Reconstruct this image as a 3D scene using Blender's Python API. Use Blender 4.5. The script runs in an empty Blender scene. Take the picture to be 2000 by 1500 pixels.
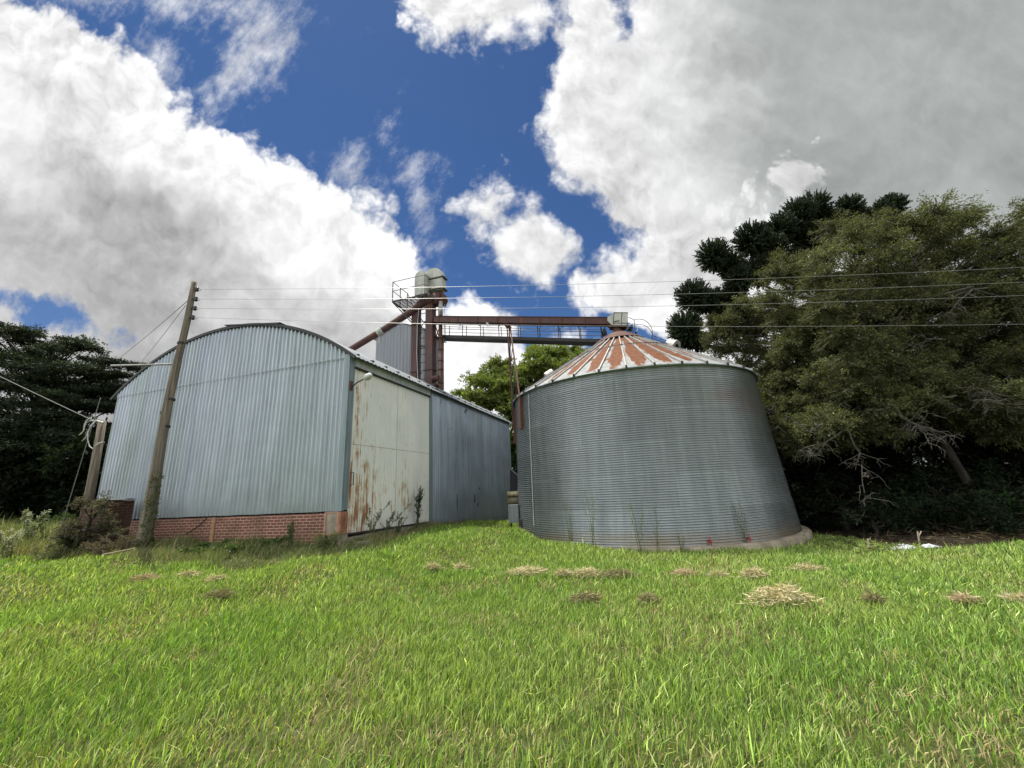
import bpy, math, random
import numpy as np
from mathutils import Vector, Matrix

random.seed(7)
rng = np.random.default_rng(11)
SC = bpy.context.scene
COL = SC.collection
R = math.radians

# ------------------------------------------------------------------ camera
PITCH, ROLL, FPX, EYE = R(14.63), R(2.966), 769.73, 1.6
CF = np.array([0, math.cos(PITCH), math.sin(PITCH)])
_r0 = np.array([1., 0, 0]); _u0 = np.array([0, -math.sin(PITCH), math.cos(PITCH)])
CR = math.cos(ROLL) * _r0 - math.sin(ROLL) * _u0
CU = math.cos(ROLL) * _u0 + math.sin(ROLL) * _r0
CAM = np.array([0, 0, EYE])

def ray(px, py):
    return CF + CR * (px - 1000) / FPX + CU * (750 - py) / FPX
def at(px, py, Y):
    d = ray(px, py); return CAM + d * (Y / d[1])
def on_plane(px, py, o, n):
    d = ray(px, py); n = np.asarray(n, float)
    return CAM + d * (((np.asarray(o) - CAM) @ n) / (d @ n))
def project(P):
    P = np.asarray(P, float) - CAM
    z = P @ CF
    return 1000 + FPX * (P @ CR) / z, 750 - FPX * (P @ CU) / z

cd = bpy.data.cameras.new('camera'); cam = bpy.data.objects.new('camera', cd); COL.objects.link(cam)
cam.matrix_world = Matrix(((CR[0], CU[0], -CF[0], 0), (CR[1], CU[1], -CF[1], 0), (CR[2], CU[2], -CF[2], EYE), (0, 0, 0, 1)))
cd.sensor_width = 36; cd.lens = 36 * FPX / 2000; cd.clip_end = 5000; cd.clip_start = .05
SC.camera = cam

# ------------------------------------------------------------------ small tools
def tag(o, label=None, cat=None, group=None, kind=None):
    if label: o['label'] = label
    if cat: o['category'] = cat
    if group: o['group'] = group
    if kind: o['kind'] = kind
    return o
def thing(name, label, cat, loc=(0, 0, 0), group=None):
    o = bpy.data.objects.new(name, None); COL.objects.link(o)
    o.location = [float(v) for v in loc]; o.empty_display_size = .2
    return tag(o, label, cat, group)
def wloc(o):
    v = Vector(o.location)
    while o.parent:
        o = o.parent; v = v + o.location
    return np.array(v)
def link(name, me, mat, parent=None, loc=None):
    o = bpy.data.objects.new(name, me); COL.objects.link(o)
    if mat is not None:
        for m in (mat if isinstance(mat, (list, tuple)) else [mat]): me.materials.append(m)
    if parent is not None: o.parent = parent
    return o

class MB:
    """collects shapes (world coordinates) into one mesh"""
    def __init__(s): s.v = []; s.f = []; s.m = []; s.done = []
    def cut(s):
        """what follows is a piece of its own"""
        if s.v: s.done.append((s.v, s.f, s.m)); s.v = []; s.f = []; s.m = []
    def add(s, vs, fs, m=0):
        b = len(s.v); s.v += [tuple(map(float, p)) for p in vs]
        s.f += [tuple(i + b for i in f) for f in fs]; s.m += [m] * len(fs)
    def box(s, c, ax, ay, az, m=0):
        """centre, three half-axis vectors"""
        c, ax, ay, az = (np.asarray(k, float) for k in (c, ax, ay, az))
        vs = [c + i * ax + j * ay + k * az for i in (-1, 1) for j in (-1, 1) for k in (-1, 1)]
        s.add(vs, [(0, 1, 3, 2), (4, 6, 7, 5), (0, 4, 5, 1), (2, 3, 7, 6), (0, 2, 6, 4), (1, 5, 7, 3)], m)
    def bar(s, p, q, w, h=None, up=(0, 0, 1), m=0):
        p = np.asarray(p, float); q = np.asarray(q, float); h = h or w
        d = q - p; L = np.linalg.norm(d); d = d / L
        up = np.asarray(up, float)
        if abs(d @ up) > .95: up = np.array([1., 0, 0])
        x = np.cross(d, up); x /= np.linalg.norm(x); y = np.cross(x, d)
        s.box((p + q) / 2, d * L / 2, x * w / 2, y * h / 2, m)
    def tube(s, pts, rad, n=8, cap=True, m=0, wob=0):
        pts = [np.asarray(p, float) for p in pts]
        if not hasattr(rad, '__len__'): rad = [rad] * len(pts)
        vs = []; fs = []; prev = None
        for i, p in enumerate(pts):
            d = pts[min(i + 1, len(pts) - 1)] - pts[max(i - 1, 0)]
            d = d / (np.linalg.norm(d) + 1e-9)
            if prev is None:
                a = np.array([0, 0, 1.]) if abs(d[2]) < .9 else np.array([1., 0, 0])
                x = np.cross(d, a)
            else: x = prev - d * (prev @ d)
            x /= np.linalg.norm(x) + 1e-9; prev = x; y = np.cross(d, x)
            for k in range(n):
                t = 2 * math.pi * k / n
                rr = rad[i] * (1 + wob * random.uniform(-1, 1))
                vs.append(p + rr * (math.cos(t) * x + math.sin(t) * y))
        for i in range(len(pts) - 1):
            for k in range(n):
                a = i * n + k; b = i * n + (k + 1) % n
                fs.append((a, b, b + n, a + n))
        if cap:
            fs.append(tuple(range(n - 1, -1, -1))); o = (len(pts) - 1) * n
            fs.append(tuple(range(o, o + n)))
        s.add(vs, fs, m)
    def prism(s, poly, off, m=0):
        """closed polygon (3d points) extruded by vector off"""
        n = len(poly); off = np.asarray(off, float)
        vs = [np.asarray(p, float) for p in poly] + [np.asarray(p, float) + off for p in poly]
        fs = [tuple(range(n - 1, -1, -1)), tuple(range(n, 2 * n))]
        fs += [(i, (i + 1) % n, n + (i + 1) % n, n + i) for i in range(n)]
        s.add(vs, fs, m)
    def build(s, name, mat, parent=None, smooth=False):
        if s.done:
            s.cut(); out = None
            for v, f, m in s.done:
                b = MB(); b.v, b.f, b.m = v, f, m; out = b.build(name, mat, parent, smooth)
            return out
        o_ = wloc(parent) if parent is not None else np.zeros(3)
        me = bpy.data.meshes.new(name)
        me.from_pydata([tuple(np.array(p) - o_) for p in s.v], [], s.f)
        if len(set(s.m)) > 1: me.polygons.foreach_set('material_index', s.m)
        if smooth: me.polygons.foreach_set('use_smooth', [True] * len(s.f))
        me.update()
        return link(name, me, mat, parent)

def np_mesh(name, V, F, mat, parent=None, tint=None, smooth=False, at_loc=None):
    """V (n,3) world, F (m,k) all the same k; tint (n,3) per vertex"""
    o_ = wloc(parent) if parent is not None else np.zeros(3)
    V = np.ascontiguousarray(V - o_, dtype=np.float32); F = np.ascontiguousarray(F, dtype=np.int32)
    me = bpy.data.meshes.new(name)
    me.vertices.add(len(V)); me.vertices.foreach_set('co', V.ravel())
    k = F.shape[1]
    me.loops.add(F.size); me.loops.foreach_set('vertex_index', F.ravel())
    me.polygons.add(len(F)); me.polygons.foreach_set('loop_start', np.arange(0, F.size, k, dtype=np.int32))
    me.polygons.foreach_set('loop_total', np.full(len(F), k, dtype=np.int32))
    if smooth: me.polygons.foreach_set('use_smooth', np.ones(len(F), dtype=bool))
    if tint is not None:
        a = me.color_attributes.new('tint', 'FLOAT_COLOR', 'POINT')
        c = np.ones((len(V), 4), dtype=np.float32); c[:, :3] = tint
        a.data.foreach_set('color', c.ravel())
    me.update(calc_edges=True)
    return link(name, me, mat, parent)

def grid(fn, us, vs):
    """sheet from a function of two parameter arrays"""
    U, W = np.meshgrid(us, vs, indexing='ij')
    V = fn(U.ravel(), W.ravel())
    nu, nv = len(us), len(vs)
    i = np.arange(nu - 1)[:, None] * nv + np.arange(nv - 1)[None, :]
    F = np.stack([i, i + nv, i + nv + 1, i + 1], -1).reshape(-1, 4)
    return V, F

def vnoise(x, y, sc=1., seed=0):
    x = np.asarray(x) * sc; y = np.asarray(y) * sc
    xi = np.floor(x).astype(np.int64); yi = np.floor(y).astype(np.int64)
    fx = x - xi; fy = y - yi; fx = fx * fx * (3 - 2 * fx); fy = fy * fy * (3 - 2 * fy)
    def h(a, b):
        n = (a * 374761393 + b * 668265263 + seed * 974711) & 0x7fffffff
        n = ((n ^ (n >> 13)) * 1274126177) & 0x7fffffff
        return ((n ^ (n >> 16)) & 0xffff) / 65535.
    return (h(xi, yi) * (1 - fx) + h(xi + 1, yi) * fx) * (1 - fy) + (h(xi, yi + 1) * (1 - fx) + h(xi + 1, yi + 1) * fx) * fy
def fbm(x, y, sc=1., seed=0, o=4):
    s = 0; a = .5; t = 0
    for k in range(o):
        s = s + a * vnoise(x, y, sc * 2 ** k, seed + k); t += a; a *= .5
    return s / t

# ------------------------------------------------------------------ node materials
class NT:
    def __init__(s, tree): s.t = tree; s.n = tree.nodes; s.l = tree.links
    def put(s, sock, v):
        if isinstance(v, bpy.types.NodeSocket): s.l.new(v, sock)
        elif v is not None:
            try: sock.default_value = v
            except Exception: sock.default_value = (*v, 1) if len(v) == 3 else v
    def node(s, kind, ins=None, **kw):
        n = s.n.new(kind)
        for k, v in kw.items(): setattr(n, k, v)
        for k, v in (ins or {}).items(): s.put(n.inputs[k], v)
        return n
    def m(s, op, a, b=None, c=None, clamp=False):
        n = s.node('ShaderNodeMath', operation=op, use_clamp=clamp)
        s.put(n.inputs[0], a)
        if b is not None: s.put(n.inputs[1], b)
        if c is not None: s.put(n.inputs[2], c)
        return n.outputs[0]
    def dot(s, v, c):
        n = s.node('ShaderNodeVectorMath', operation='DOT_PRODUCT'); s.put(n.inputs[0], v); n.inputs[1].default_value = [float(k) for k in c]
        return n.outputs['Value']
    def noise(s, vec, scale, detail=4, rough=.55, out='Fac', dist=0., dim='3D'):
        n = s.node('ShaderNodeTexNoise', noise_dimensions=dim, ins={'Scale': scale, 'Detail': detail, 'Roughness': rough, 'Distortion': dist})
        if vec is not None: s.l.new(vec, n.inputs['Vector'])
        return n.outputs[out]
    def mapr(s, v, a, b, c=0., d=1., smooth=True):
        n = s.node('ShaderNodeMapRange', {'Value': v, 'From Min': a, 'From Max': b, 'To Min': c, 'To Max': d})
        n.interpolation_type = 'SMOOTHSTEP' if smooth else 'LINEAR'
        return n.outputs['Result']
    def mix(s, f, a, b, blend='MIX'):
        n = s.node('ShaderNodeMix', data_type='RGBA', blend_type=blend)
        s.put(n.inputs[0], f); s.put(n.inputs[6], a); s.put(n.inputs[7], b)
        return n.outputs[2]
    def mapping(s, vec, scale=(1, 1, 1), rot=(0, 0, 0), loc=(0, 0, 0)):
        n = s.node('ShaderNodeMapping', {'Scale': scale, 'Rotation': rot, 'Location': loc}); s.l.new(vec, n.inputs['Vector'])
        return n.outputs[0]
    def objc(s): return s.node('ShaderNodeTexCoord').outputs['Object']
    def along(s, vec, ang, stretch, loc=(0, 0, 0)):
        n = s.node('ShaderNodeMapping', {'Scale': (stretch, 1, 1), 'Rotation': (0, 0, ang), 'Location': loc}, vector_type='TEXTURE'); s.l.new(vec, n.inputs['Vector'])
        return n.outputs[0]
    def sep(s, v):
        n = s.node('ShaderNodeSeparateXYZ'); s.l.new(v, n.inputs[0]); return n.outputs
    def bump(s, h, strength=.3, dist=.02):
        return s.node('ShaderNodeBump', {'Height': h, 'Strength': strength, 'Distance': dist}).outputs[0]

def material(name, fn):
    m = bpy.data.materials.new(name); m.use_nodes = True
    t = m.node_tree; t.nodes.clear(); n = NT(t)
    out = n.node('ShaderNodeOutputMaterial')
    n.l.new(fn(n), out.inputs['Surface'])
    return m
def pbr(n, col, rough=.6, metal=0., normal=None, spec=None):
    b = n.node('ShaderNodeBsdfPrincipled', {'Base Color': col, 'Roughness': rough, 'Metallic': metal})
    if normal is not None: n.l.new(normal, b.inputs['Normal'])
    if spec is not None: b.inputs['Specular IOR Level'].default_value = spec
    return b.outputs[0]
def c4(r, g, b): return (r, g, b, 1)

# ------------------------------------------------------------------ frames of the built things
A = np.array([-4.218, 9.817]); PHI = -.302
WD = np.array([-math.cos(PHI), -math.sin(PHI), 0.]); SD = np.array([-math.sin(PHI), math.cos(PHI), 0.])
UP = np.array([0, 0, 1.])
A3 = np.array([A[0], A[1], 0.])
GW, ZB, ZE, RISE, SL = 9.15, 1.25, 5.24, 1.48, 13.1
ARC_R = ((GW / 2) ** 2 + RISE ** 2) / (2 * RISE)
def arch(w): return ZE + RISE - ARC_R + np.sqrt(np.maximum(ARC_R ** 2 - (np.asarray(w) - GW / 2) ** 2, 0))
def G(w, z, d=0.):   # gable plane: w metres left of the corner, d metres out towards the lawn
    return A3 + WD * w - SD * d + UP * z
def S(s, z, d=0.):   # side plane: s metres back from the corner, d metres out to the right
    return A3 + SD * s - WD * d + UP * z
SCX, SCY, SR, SZ0, SZ1 = 4.079, 13.666, 4.033, .12, 4.43
CO = np.array([SCX, SCY])

# terrain ------------------------------------------------------------------
_cp = np.array([(0, 0, 0), (0, 3, 0), (-3, 3, .0), (3, 3, 0), (0, 6, 0), (4, 6, 0), (-4, 6, .05), (8, 6, -.02), (0, 8.5, .06), (3.2, 8.2, .0),
                (3.3, 9.4, .0), (6.5, 9.9, -.10), (8.4, 12.2, -.14), (4, 18.5, 0), (-.2, 13.7, .2), (.9, 10.9, .14), (-.6, 12, .4), (-1.8, 11.6, .45),
                (-4.0, 9.5, .50), (-3.2, 9.2, .42), (-2.2, 10.5, .5), (-3, 13, .52), (-2.2, 14.5, .35), (-.6, 20, .0), (-4.4, 8.9, .38), (-6.2, 9.8, .48), (-5.5, 8.3, .2), (-8.4, 10.4, .5),
                (-9.4, 10.2, .54), (-7.5, 8.5, .3), (-10.4, 11.2, .58), (-12.6, 12.2, .62), (-11, 9, .42), (-13, 9.5, .5), (-8, 6.2, .1), (-14, 6, .2), (-20, 14, .8),
                (-30, 25, 1.5), (-20, 24, 1.1), (-12, 30, .9), (10, 9, .0), (10, 5, 0), (16, 8, -.1), (15, 14, .0), (25, 20, .2), (0, 35, .3), (12, 24, .2), (30, 6, 0), (-30, 6, .5), (0, -10, 0), (12, -6, 0), (-12, -6, 0)], float)
def H(x, y):
    x = np.asarray(x, float); y = np.asarray(y, float); sh = x.shape
    x = x.ravel(); y = y.ravel(); out = np.empty_like(x)
    for a in range(0, len(x), 100000):
        d2 = (x[a:a + 100000, None] - _cp[:, 0]) ** 2 + (y[a:a + 100000, None] - _cp[:, 1]) ** 2
        w = 1 / (d2 + .5) ** 2
        out[a:a + 100000] = (w * _cp[:, 2]).sum(1) / w.sum(1)
    near = np.exp(-(x ** 2 + y ** 2) / 900)
    out += near * .05 * (fbm(x, y, .8, 5, 3) - .5)
    return out.reshape(sh)
def h1(x, y): return float(H(np.array([x]), np.array([y]))[0])
def on_ground(px, py):
    d = ray(px, py); t = 2.
    while t < 60:
        p = CAM + d * t
        if p[2] < h1(p[0], p[1]): break
        t += .03
    return CAM + d * t

def in_shed(x, y, pad=0.):
    dx, dy = x - A[0], y - A[1]
    w = dx * WD[0] + dy * WD[1]; s = dx * SD[0] + dy * SD[1]
    return (w > -pad) & (w < GW + pad) & (s > -pad) & (s < SL + pad)
def in_silo(x, y, pad=0.): return (x - SCX) ** 2 + (y - SCY) ** 2 < (SR + .12 + pad) ** 2
def gable_front(x, y):
    dx, dy = x - A[0], y - A[1]
    return dx * WD[0] + dy * WD[1], -(dx * SD[0] + dy * SD[1])   # (w, metres in front)
def roughness_zone(x, y):
    """1 where the grass is left unmown: along the shed, round the pole and to its left"""
    w, d = gable_front(x, y)
    edge = 1.75 + .05 * np.clip(w, 0, 30) + .5 * (fbm(x, y, .7, 21, 3) - .5)
    a = np.clip((edge - d) / .35, 0, 1) * np.clip((w + .3 + .0 * d) / .6, 0, 1)
    # strip below the door
    dx, dy = x - A[0], y - A[1]
    s = dx * SD[0] + dy * SD[1]; o = -w
    b = np.clip((1.15 - o - .12 * np.clip(s, 0, 9)) / .3, 0, 1) * (s > -1.2)
    return np.clip(np.maximum(a, b), 0, 1)

# ------------------------------------------------------------------ world: sky with clouds, and the sun
SUN_AZ, SUN_EL = R(-45), R(72)
SUN = np.array([math.sin(SUN_AZ) * math.cos(SUN_EL), math.cos(SUN_AZ) * math.cos(SUN_EL), math.sin(SUN_EL)])
ld = bpy.data.lights.new('sun', 'SUN'); ld.energy = 5.0; ld.angle = R(.53); ld.color = (1, .95, .86)
lo = bpy.data.objects.new('sun', ld); COL.objects.link(lo)
lo.rotation_euler = Vector(SUN).to_track_quat('Z', 'Y').to_euler(); lo.location = (0, 0, 40)

def build_world():
    w = bpy.data.worlds.new('World'); SC.world = w; w.use_nodes = True
    t = w.node_tree; t.nodes.clear(); n = NT(t)
    d = n.node('ShaderNodeTexCoord').outputs['Generated']
    sky = n.node('ShaderNodeTexSky'); sky.sky_type = 'NISHITA'; sky.sun_disc = False
    sky.sun_elevation = SUN_EL; sky.sun_rotation = SUN_AZ; sky.air_density = 1.0; sky.dust_density = .15; sky.ozone_density = 3.5
    # chart of the sky: a plane touching the celestial sphere due north, 14.6 degrees up
    cf = n.dot(d, CF)
    inv = n.m('DIVIDE', 1., n.m('MAXIMUM', cf, .22))
    X = n.m('MULTIPLY_ADD', n.m('MULTIPLY', n.dot(d, CR), inv), .77, 1.)
    Y = n.m('MULTIPLY_ADD', n.m('MULTIPLY', n.dot(d, CU), inv), -.77, .75)
    cx = n.node('ShaderNodeCombineXYZ'); n.put(cx.inputs[0], X); n.put(cx.inputs[1], Y); P = cx.outputs[0]
    w1 = n.node('ShaderNodeTexNoise', {'Scale': 5.5, 'Detail': 4, 'Roughness': .6}, noise_dimensions='2D'); n.l.new(P, w1.inputs['Vector'])
    sub = n.node('ShaderNodeVectorMath', operation='SUBTRACT'); n.l.new(w1.outputs['Color'], sub.inputs[0]); sub.inputs[1].default_value = (.5, .5, .5)
    scl = n.node('ShaderNodeVectorMath', operation='SCALE'); n.l.new(sub.outputs[0], scl.inputs[0]); scl.inputs['Scale'].default_value = .10
    wp = n.node('ShaderNodeVectorMath', operation='ADD'); n.l.new(P, wp.inputs[0]); n.l.new(scl.outputs[0], wp.inputs[1])
    xs = n.sep(wp.outputs[0]); XW, YW = xs[0], xs[1]
    def curve(v, pts, lo_, hi_, ylo, yhi):
        c = n.node('ShaderNodeFloatCurve'); cm = c.mapping; cu = cm.curves[0]
        pp = [((a - lo_) / (hi_ - lo_), (b - ylo) / (yhi - ylo)) for a, b in pts]
        cu.points[0].location = pp[0]; cu.points[1].location = pp[-1]
        for a in pp[1:-1]: cu.points.new(*a)
        for q in cu.points: q.handle_type = 'VECTOR'
        cm.extend = 'HORIZONTAL'; cm.update()
        n.put(c.inputs['Value'], n.m('DIVIDE', n.m('SUBTRACT', v, lo_), hi_ - lo_))
        return n.m('MULTIPLY_ADD', c.outputs[0], yhi - ylo, ylo)
    eL = curve(XW, [(-.5, -.42), (-.1, -.12), (.05, -.01), (.17, .07), (.3, .14), (.42, .25), (.56, .32), (.66, .37), (.76, .43), (.80, .49), (.845, .57), (.90, .65), (.97, .715), (1.0, .73)], -.5, 1., -.5, 1.)
    sL = n.m('MULTIPLY', n.m('SUBTRACT', YW, eL), .75)
    eR = curve(YW, [(-.6, 1.2), (-.1, 1.09), (.1, 1.07), (.2, 1.04), (.28, 1.065), (.38, 1.10), (.44, 1.19), (.49, 1.23), (.53, 1.16), (.58, 1.15), (.62, 1.24), (.67, 1.33), (1., 1.36)], -.6, 1., .9, 1.5)
    sR = n.m('SUBTRACT', XW, eR)
    def blob(x, y, rx, ry, rot=0., k=1., v=None):
        a, b = (v or (XW, YW))
        dx = n.m('SUBTRACT', a, x); dy = n.m('SUBTRACT', b, y)
        if rot:
            c_, s_ = math.cos(rot), math.sin(rot)
            dx, dy = n.m('ADD', n.m('MULTIPLY', dx, c_), n.m('MULTIPLY', dy, s_)), n.m('SUBTRACT', n.m('MULTIPLY', dy, c_), n.m('MULTIPLY', dx, s_))
        q = n.m('SQRT', n.m('ADD', n.m('POWER', n.m('DIVIDE', dx, rx), 2.), n.m('POWER', n.m('DIVIDE', dy, ry), 2.)))
        return n.m('MULTIPLY', n.m('SUBTRACT', 1., q), k * min(rx, ry))
    def mx(*a):
        r_ = a[0]
        for b in a[1:]: r_ = n.m('MAXIMUM', r_, b)
        return r_
    puffs = mx(blob(.93, .0, .15, .09, .2), blob(.965, .42, .045, .07, -.25), blob(1.03, .49, .09, .065, .5), blob(.93, .62, .08, .05),
               blob(.95, .70, .16, .07), blob(1.16, .555, .06, .04), blob(.06, .625, .06, .03, .5), blob(.2, .665, .16, .035, .35))
    wisps = mx(blob(.50, .09, .055, .13, .55), blob(.48, .02, .10, .04), blob(.31, .11, .05, .035, .6), blob(.69, .345, .032, .024, .3), blob(.82, .365, .028, .075, -.25),
               blob(.17, .0, .12, .025), blob(.35, .0, .08, .04), blob(.42, .17, .04, .015, .7))
    hole = n.m('MAXIMUM', blob(.085, .618, .15, .026, .27), blob(1.235, .02, .022, .07, -.3))
    fine = n.noise(P, 9., 7, .62, dim='2D')
    fine2 = n.noise(n.along(P, -.9, 1.5), 17., 6, .68, dim='2D')
    fz = n.m('SUBTRACT', fine, .5); fz2 = n.m('SUBTRACT', fine2, .5)
    def lobes(vec, scale):
        v_ = n.node('ShaderNodeTexVoronoi', {'Scale': scale, 'Detail': 3., 'Roughness': .55, 'Lacunarity': 2.3, 'Smoothness': .35}, feature='SMOOTH_F1', normalize=True, voronoi_dimensions='2D')
        n.l.new(vec, v_.inputs['Vector']); return v_.outputs['Distance']
    wl = n.node('ShaderNodeVectorMath', operation='ADD'); n.l.new(P, wl.inputs[0])
    sc2 = n.node('ShaderNodeVectorMath', operation='SCALE'); n.l.new(sub.outputs[0], sc2.inputs[0]); sc2.inputs['Scale'].default_value = .09; n.l.new(sc2.outputs[0], wl.inputs[1])
    lb = lobes(wl.outputs[0], 9.); shl = n.node('ShaderNodeVectorMath', {0: wl.outputs[0], 1: (-.010, -.020, 0)}, operation='ADD').outputs[0]
    lb2 = lobes(shl, 9.)
    big = n.m('MAXIMUM', n.m('MAXIMUM', sL, sR), puffs)
    ragged = n.mapr(X, .75, 1.0, .07, .15)
    big = n.m('MULTIPLY_ADD', fz, ragged, n.m('MULTIPLY_ADD', n.m('SUBTRACT', .32, lb), .13, big))
    aB = n.mapr(big, -.016, n.mapr(X, .75, 1.0, .018, .04))
    aB = n.m('MULTIPLY', aB, n.mapr(n.m('MULTIPLY_ADD', fz, .10, hole), -.01, .02, 1., .05))
    wi = n.m('MULTIPLY_ADD', fz2, .19, wisps)
    aW = n.mapr(wi, -.03, .09, 0., .75)
    # the rest of the sky (overhead and behind): broken cloud of the same kind
    g1 = n.noise(n.mapping(d, (1, 1, 1.8)), 2.3, 8, .58)
    aG = n.mapr(g1, .40, .52)
    front = n.mapr(cf, .24, .34)
    inside = n.m('MULTIPLY', front, n.mapr(Y, -.45, -.2))
    aF = n.m('MAXIMUM', aB, aW)
    alpha = n.m('ADD', n.m('MULTIPLY', aF, inside), n.m('MULTIPLY', aG, n.m('SUBTRACT', 1., inside)))
    # brightness of the clouds: sunlit rims, grey bellies
    soft = n.noise(n.along(wp.outputs[0], .58, 2.0), 4.2, 4, .5, dim='2D')
    soft2 = n.noise(n.along(wl.outputs[0], .62, 2.0, (3, 1, 0)), 6., 4, .52, dim='2D')
    so = n.m('SUBTRACT', soft, .5)
    deep = n.mapr(n.m('MULTIPLY_ADD', so, .5, big), .0, .20)
    bank = n.m('MULTIPLY_ADD', fz, .12, n.m('MULTIPLY_ADD', n.m('SUBTRACT', .32, lb), .22, mx(blob(1.28, .63, .30, .15), blob(1.50, .52, .15, .12), blob(1.575, .385, .05, .06))))
    bank = n.m('MULTIPLY', n.mapr(bank, -.01, .025), n.mapr(bank, .0, .22, 1., .55))
    core = n.m('MULTIPLY', n.mapr(n.m('MULTIPLY_ADD', so, .35, sR), .10, .5), n.m('SUBTRACT', 1., bank))
    coreL = n.mapr(n.m('MULTIPLY_ADD', so, .45, sL), .08, .34)
    b0 = n.m('MULTIPLY_ADD', deep, -.17, .80)
    b0 = n.m('SUBTRACT', b0, n.m('MULTIPLY', core, .29))
    b0 = n.m('SUBTRACT', b0, n.m('MULTIPLY', n.m('MULTIPLY', coreL, n.mapr(X, -.1, .35, .5, 1.)), .29))
    calm = n.m('SUBTRACT', 1., n.m('MULTIPLY', n.m('MAXIMUM', core, n.m('MULTIPLY', coreL, .5)), .7))
    b0 = n.m('MULTIPLY_ADD', n.m('SUBTRACT', soft2, .5), n.m('MULTIPLY', calm, .58), b0)
    rim = n.m('SUBTRACT', 1., n.m('MULTIPLY', n.mapr(big, .02, .25), .45))
    b0 = n.m('MULTIPLY_ADD', n.m('SUBTRACT', lb2, lb), n.m('MULTIPLY', n.m('MULTIPLY', calm, rim), .9), b0)
    tint = n.mix(n.m('MAXIMUM', core, 0.), c4(1., 1.0, 1.0), c4(.95, 1.0, .985))
    cl = n.node('ShaderNodeVectorMath', operation='SCALE'); n.l.new(tint, cl.inputs[0]); n.put(cl.inputs['Scale'], n.m('MAXIMUM', b0, .2))
    # cloud behind the viewer faces the sun and is far brighter
    back = n.node('ShaderNodeCombineColor'); 
    bb = n.m('MULTIPLY_ADD', n.m('SUBTRACT', n.noise(d, 4., 5), .5), 1.0, 1.32)
    bb = n.m('MULTIPLY', bb, n.mapr(n.dot(d, (.97, -.25, 0)), -.75, .75, 1.5, .85))
    for k in range(3): n.put(back.inputs[k], bb)
    ccol = n.mix(inside, back.outputs[0], cl.outputs[0])
    blue = n.mix(1., n.node('ShaderNodeVectorMath', {0: sky.outputs[0], 1: (.1, .1, .1)}, operation='MULTIPLY').outputs[0], c4(.345, .475, .635), 'MULTIPLY')
    fin = n.mix(alpha, blue, ccol)
    # below the horizon the dome is never seen
    # clouds are added in the units of the scaled sky, so the strength stays at .1
    up = n.node('ShaderNodeVectorMath', operation='SCALE'); n.l.new(fin, up.inputs[0]); up.inputs['Scale'].default_value = 10.
    bg = n.node('ShaderNodeBackground', {'Strength': .1}); n.l.new(up.outputs[0], bg.inputs[0])
    out = n.node('ShaderNodeOutputWorld'); n.l.new(bg.outputs[0], out.inputs[0])
    w.cycles.sampling_method = 'MANUAL'; w.cycles.sample_map_resolution = 512
build_world()
SC.view_settings.view_transform = 'Standard'; SC.view_settings.look = 'None'; SC.view_settings.gamma = 1; SC.view_settings.exposure = .35
SC.cycles.max_bounces = 6; SC.cycles.diffuse_bounces = 3; SC.cycles.glossy_bounces = 3; SC.cycles.transmission_bounces = 3; SC.cycles.transparent_max_bounces = 4
SC.cycles.use_denoising = True; SC.cycles.denoising_input_passes = 'RGB_ALBEDO_NORMAL'; SC.cycles.denoising_prefilter = 'ACCURATE'; SC.cycles.use_adaptive_sampling = True; SC.cycles.adaptive_threshold = .008
SC.cycles.sample_clamp_indirect = 6

# ------------------------------------------------------------------ materials
def metal_sheet(name, base, dark, rough=.5, metal=.35, streak=(9, 9, .5), sheet=None, rot=-PHI, rust=0., rustcol=(.16, .07, .035), spots=True, rust_at=(.62, .78)):
    def f(n):
        v = n.mapping(n.objc(), (1, 1, 1), (0, 0, rot))
        a = n.noise(n.mapping(v, streak), 1.2, 5, .6)
        b = n.noise(v, 1.1, 5, .6)
        col = n.mix(n.mapr(a, .3, .7), c4(*dark), c4(*base))
        col = n.mix(n.m('MULTIPLY', n.mapr(b, .35, .75), .45), col, c4(*(k * 1.18 for k in base)))
        if sheet is not None:
            fl = n.m('FLOOR', n.m('DIVIDE', n.sep(v)[sheet], .70))
            wn = n.node('ShaderNodeTexWhiteNoise', noise_dimensions='1D'); n.put(wn.inputs['W'], fl)
            col = n.mix(1., col, n.mix(wn.outputs['Value'], c4(.90, .955, .925), c4(1.02, 1.04, 1.11)), 'MULTIPLY')
            dz = n.sep(v)[2]; gr = n.m('MULTIPLY', n.mapr(n.m('MULTIPLY_ADD', b, .7, dz), 1.0, 1.75, 1., 0.), n.mapr(a, .35, .6, .1, .6))
            col = n.mix(gr, col, c4(*(k * .62 for k in dark)))
        if spots:
            s = n.noise(v, 26., 3, .6)
            col = n.mix(n.mapr(s, .68, .78, 0., .6), col, c4(*(k * .45 for k in dark)))
        if rust:
            r_ = n.noise(n.mapping(v, (streak[0] * .6, streak[1] * .6, streak[2] * 1.3), loc=(4, 2, 7)), 1.3, 8, .68)
            col = n.mix(n.mapr(r_, rust_at[0], rust_at[1], 0., rust), col, c4(*rustcol))
        rr = n.mapr(b, .2, .8, rough - .08, rough + .12)
        return pbr(n, col, rr, metal, n.bump(n.noise(v, 3.5, 4), .12, .02))
    return material(name, f)
M = {}
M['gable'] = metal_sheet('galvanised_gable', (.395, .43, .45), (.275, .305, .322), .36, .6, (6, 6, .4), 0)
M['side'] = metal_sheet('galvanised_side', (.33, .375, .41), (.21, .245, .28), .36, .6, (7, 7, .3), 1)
M['roof'] = metal_sheet('roof_sheet', (.22, .235, .245), (.15, .165, .18), .55, .4, (2, 2, 2))
M['trim'] = metal_sheet('dark_flashing', (.22, .27, .29), (.13, .17, .18), .5, .3)
M['edge'] = metal_sheet('tarred_edge', (.035, .04, .04), (.018, .02, .02), .7, .0, rust=.4)
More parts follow.
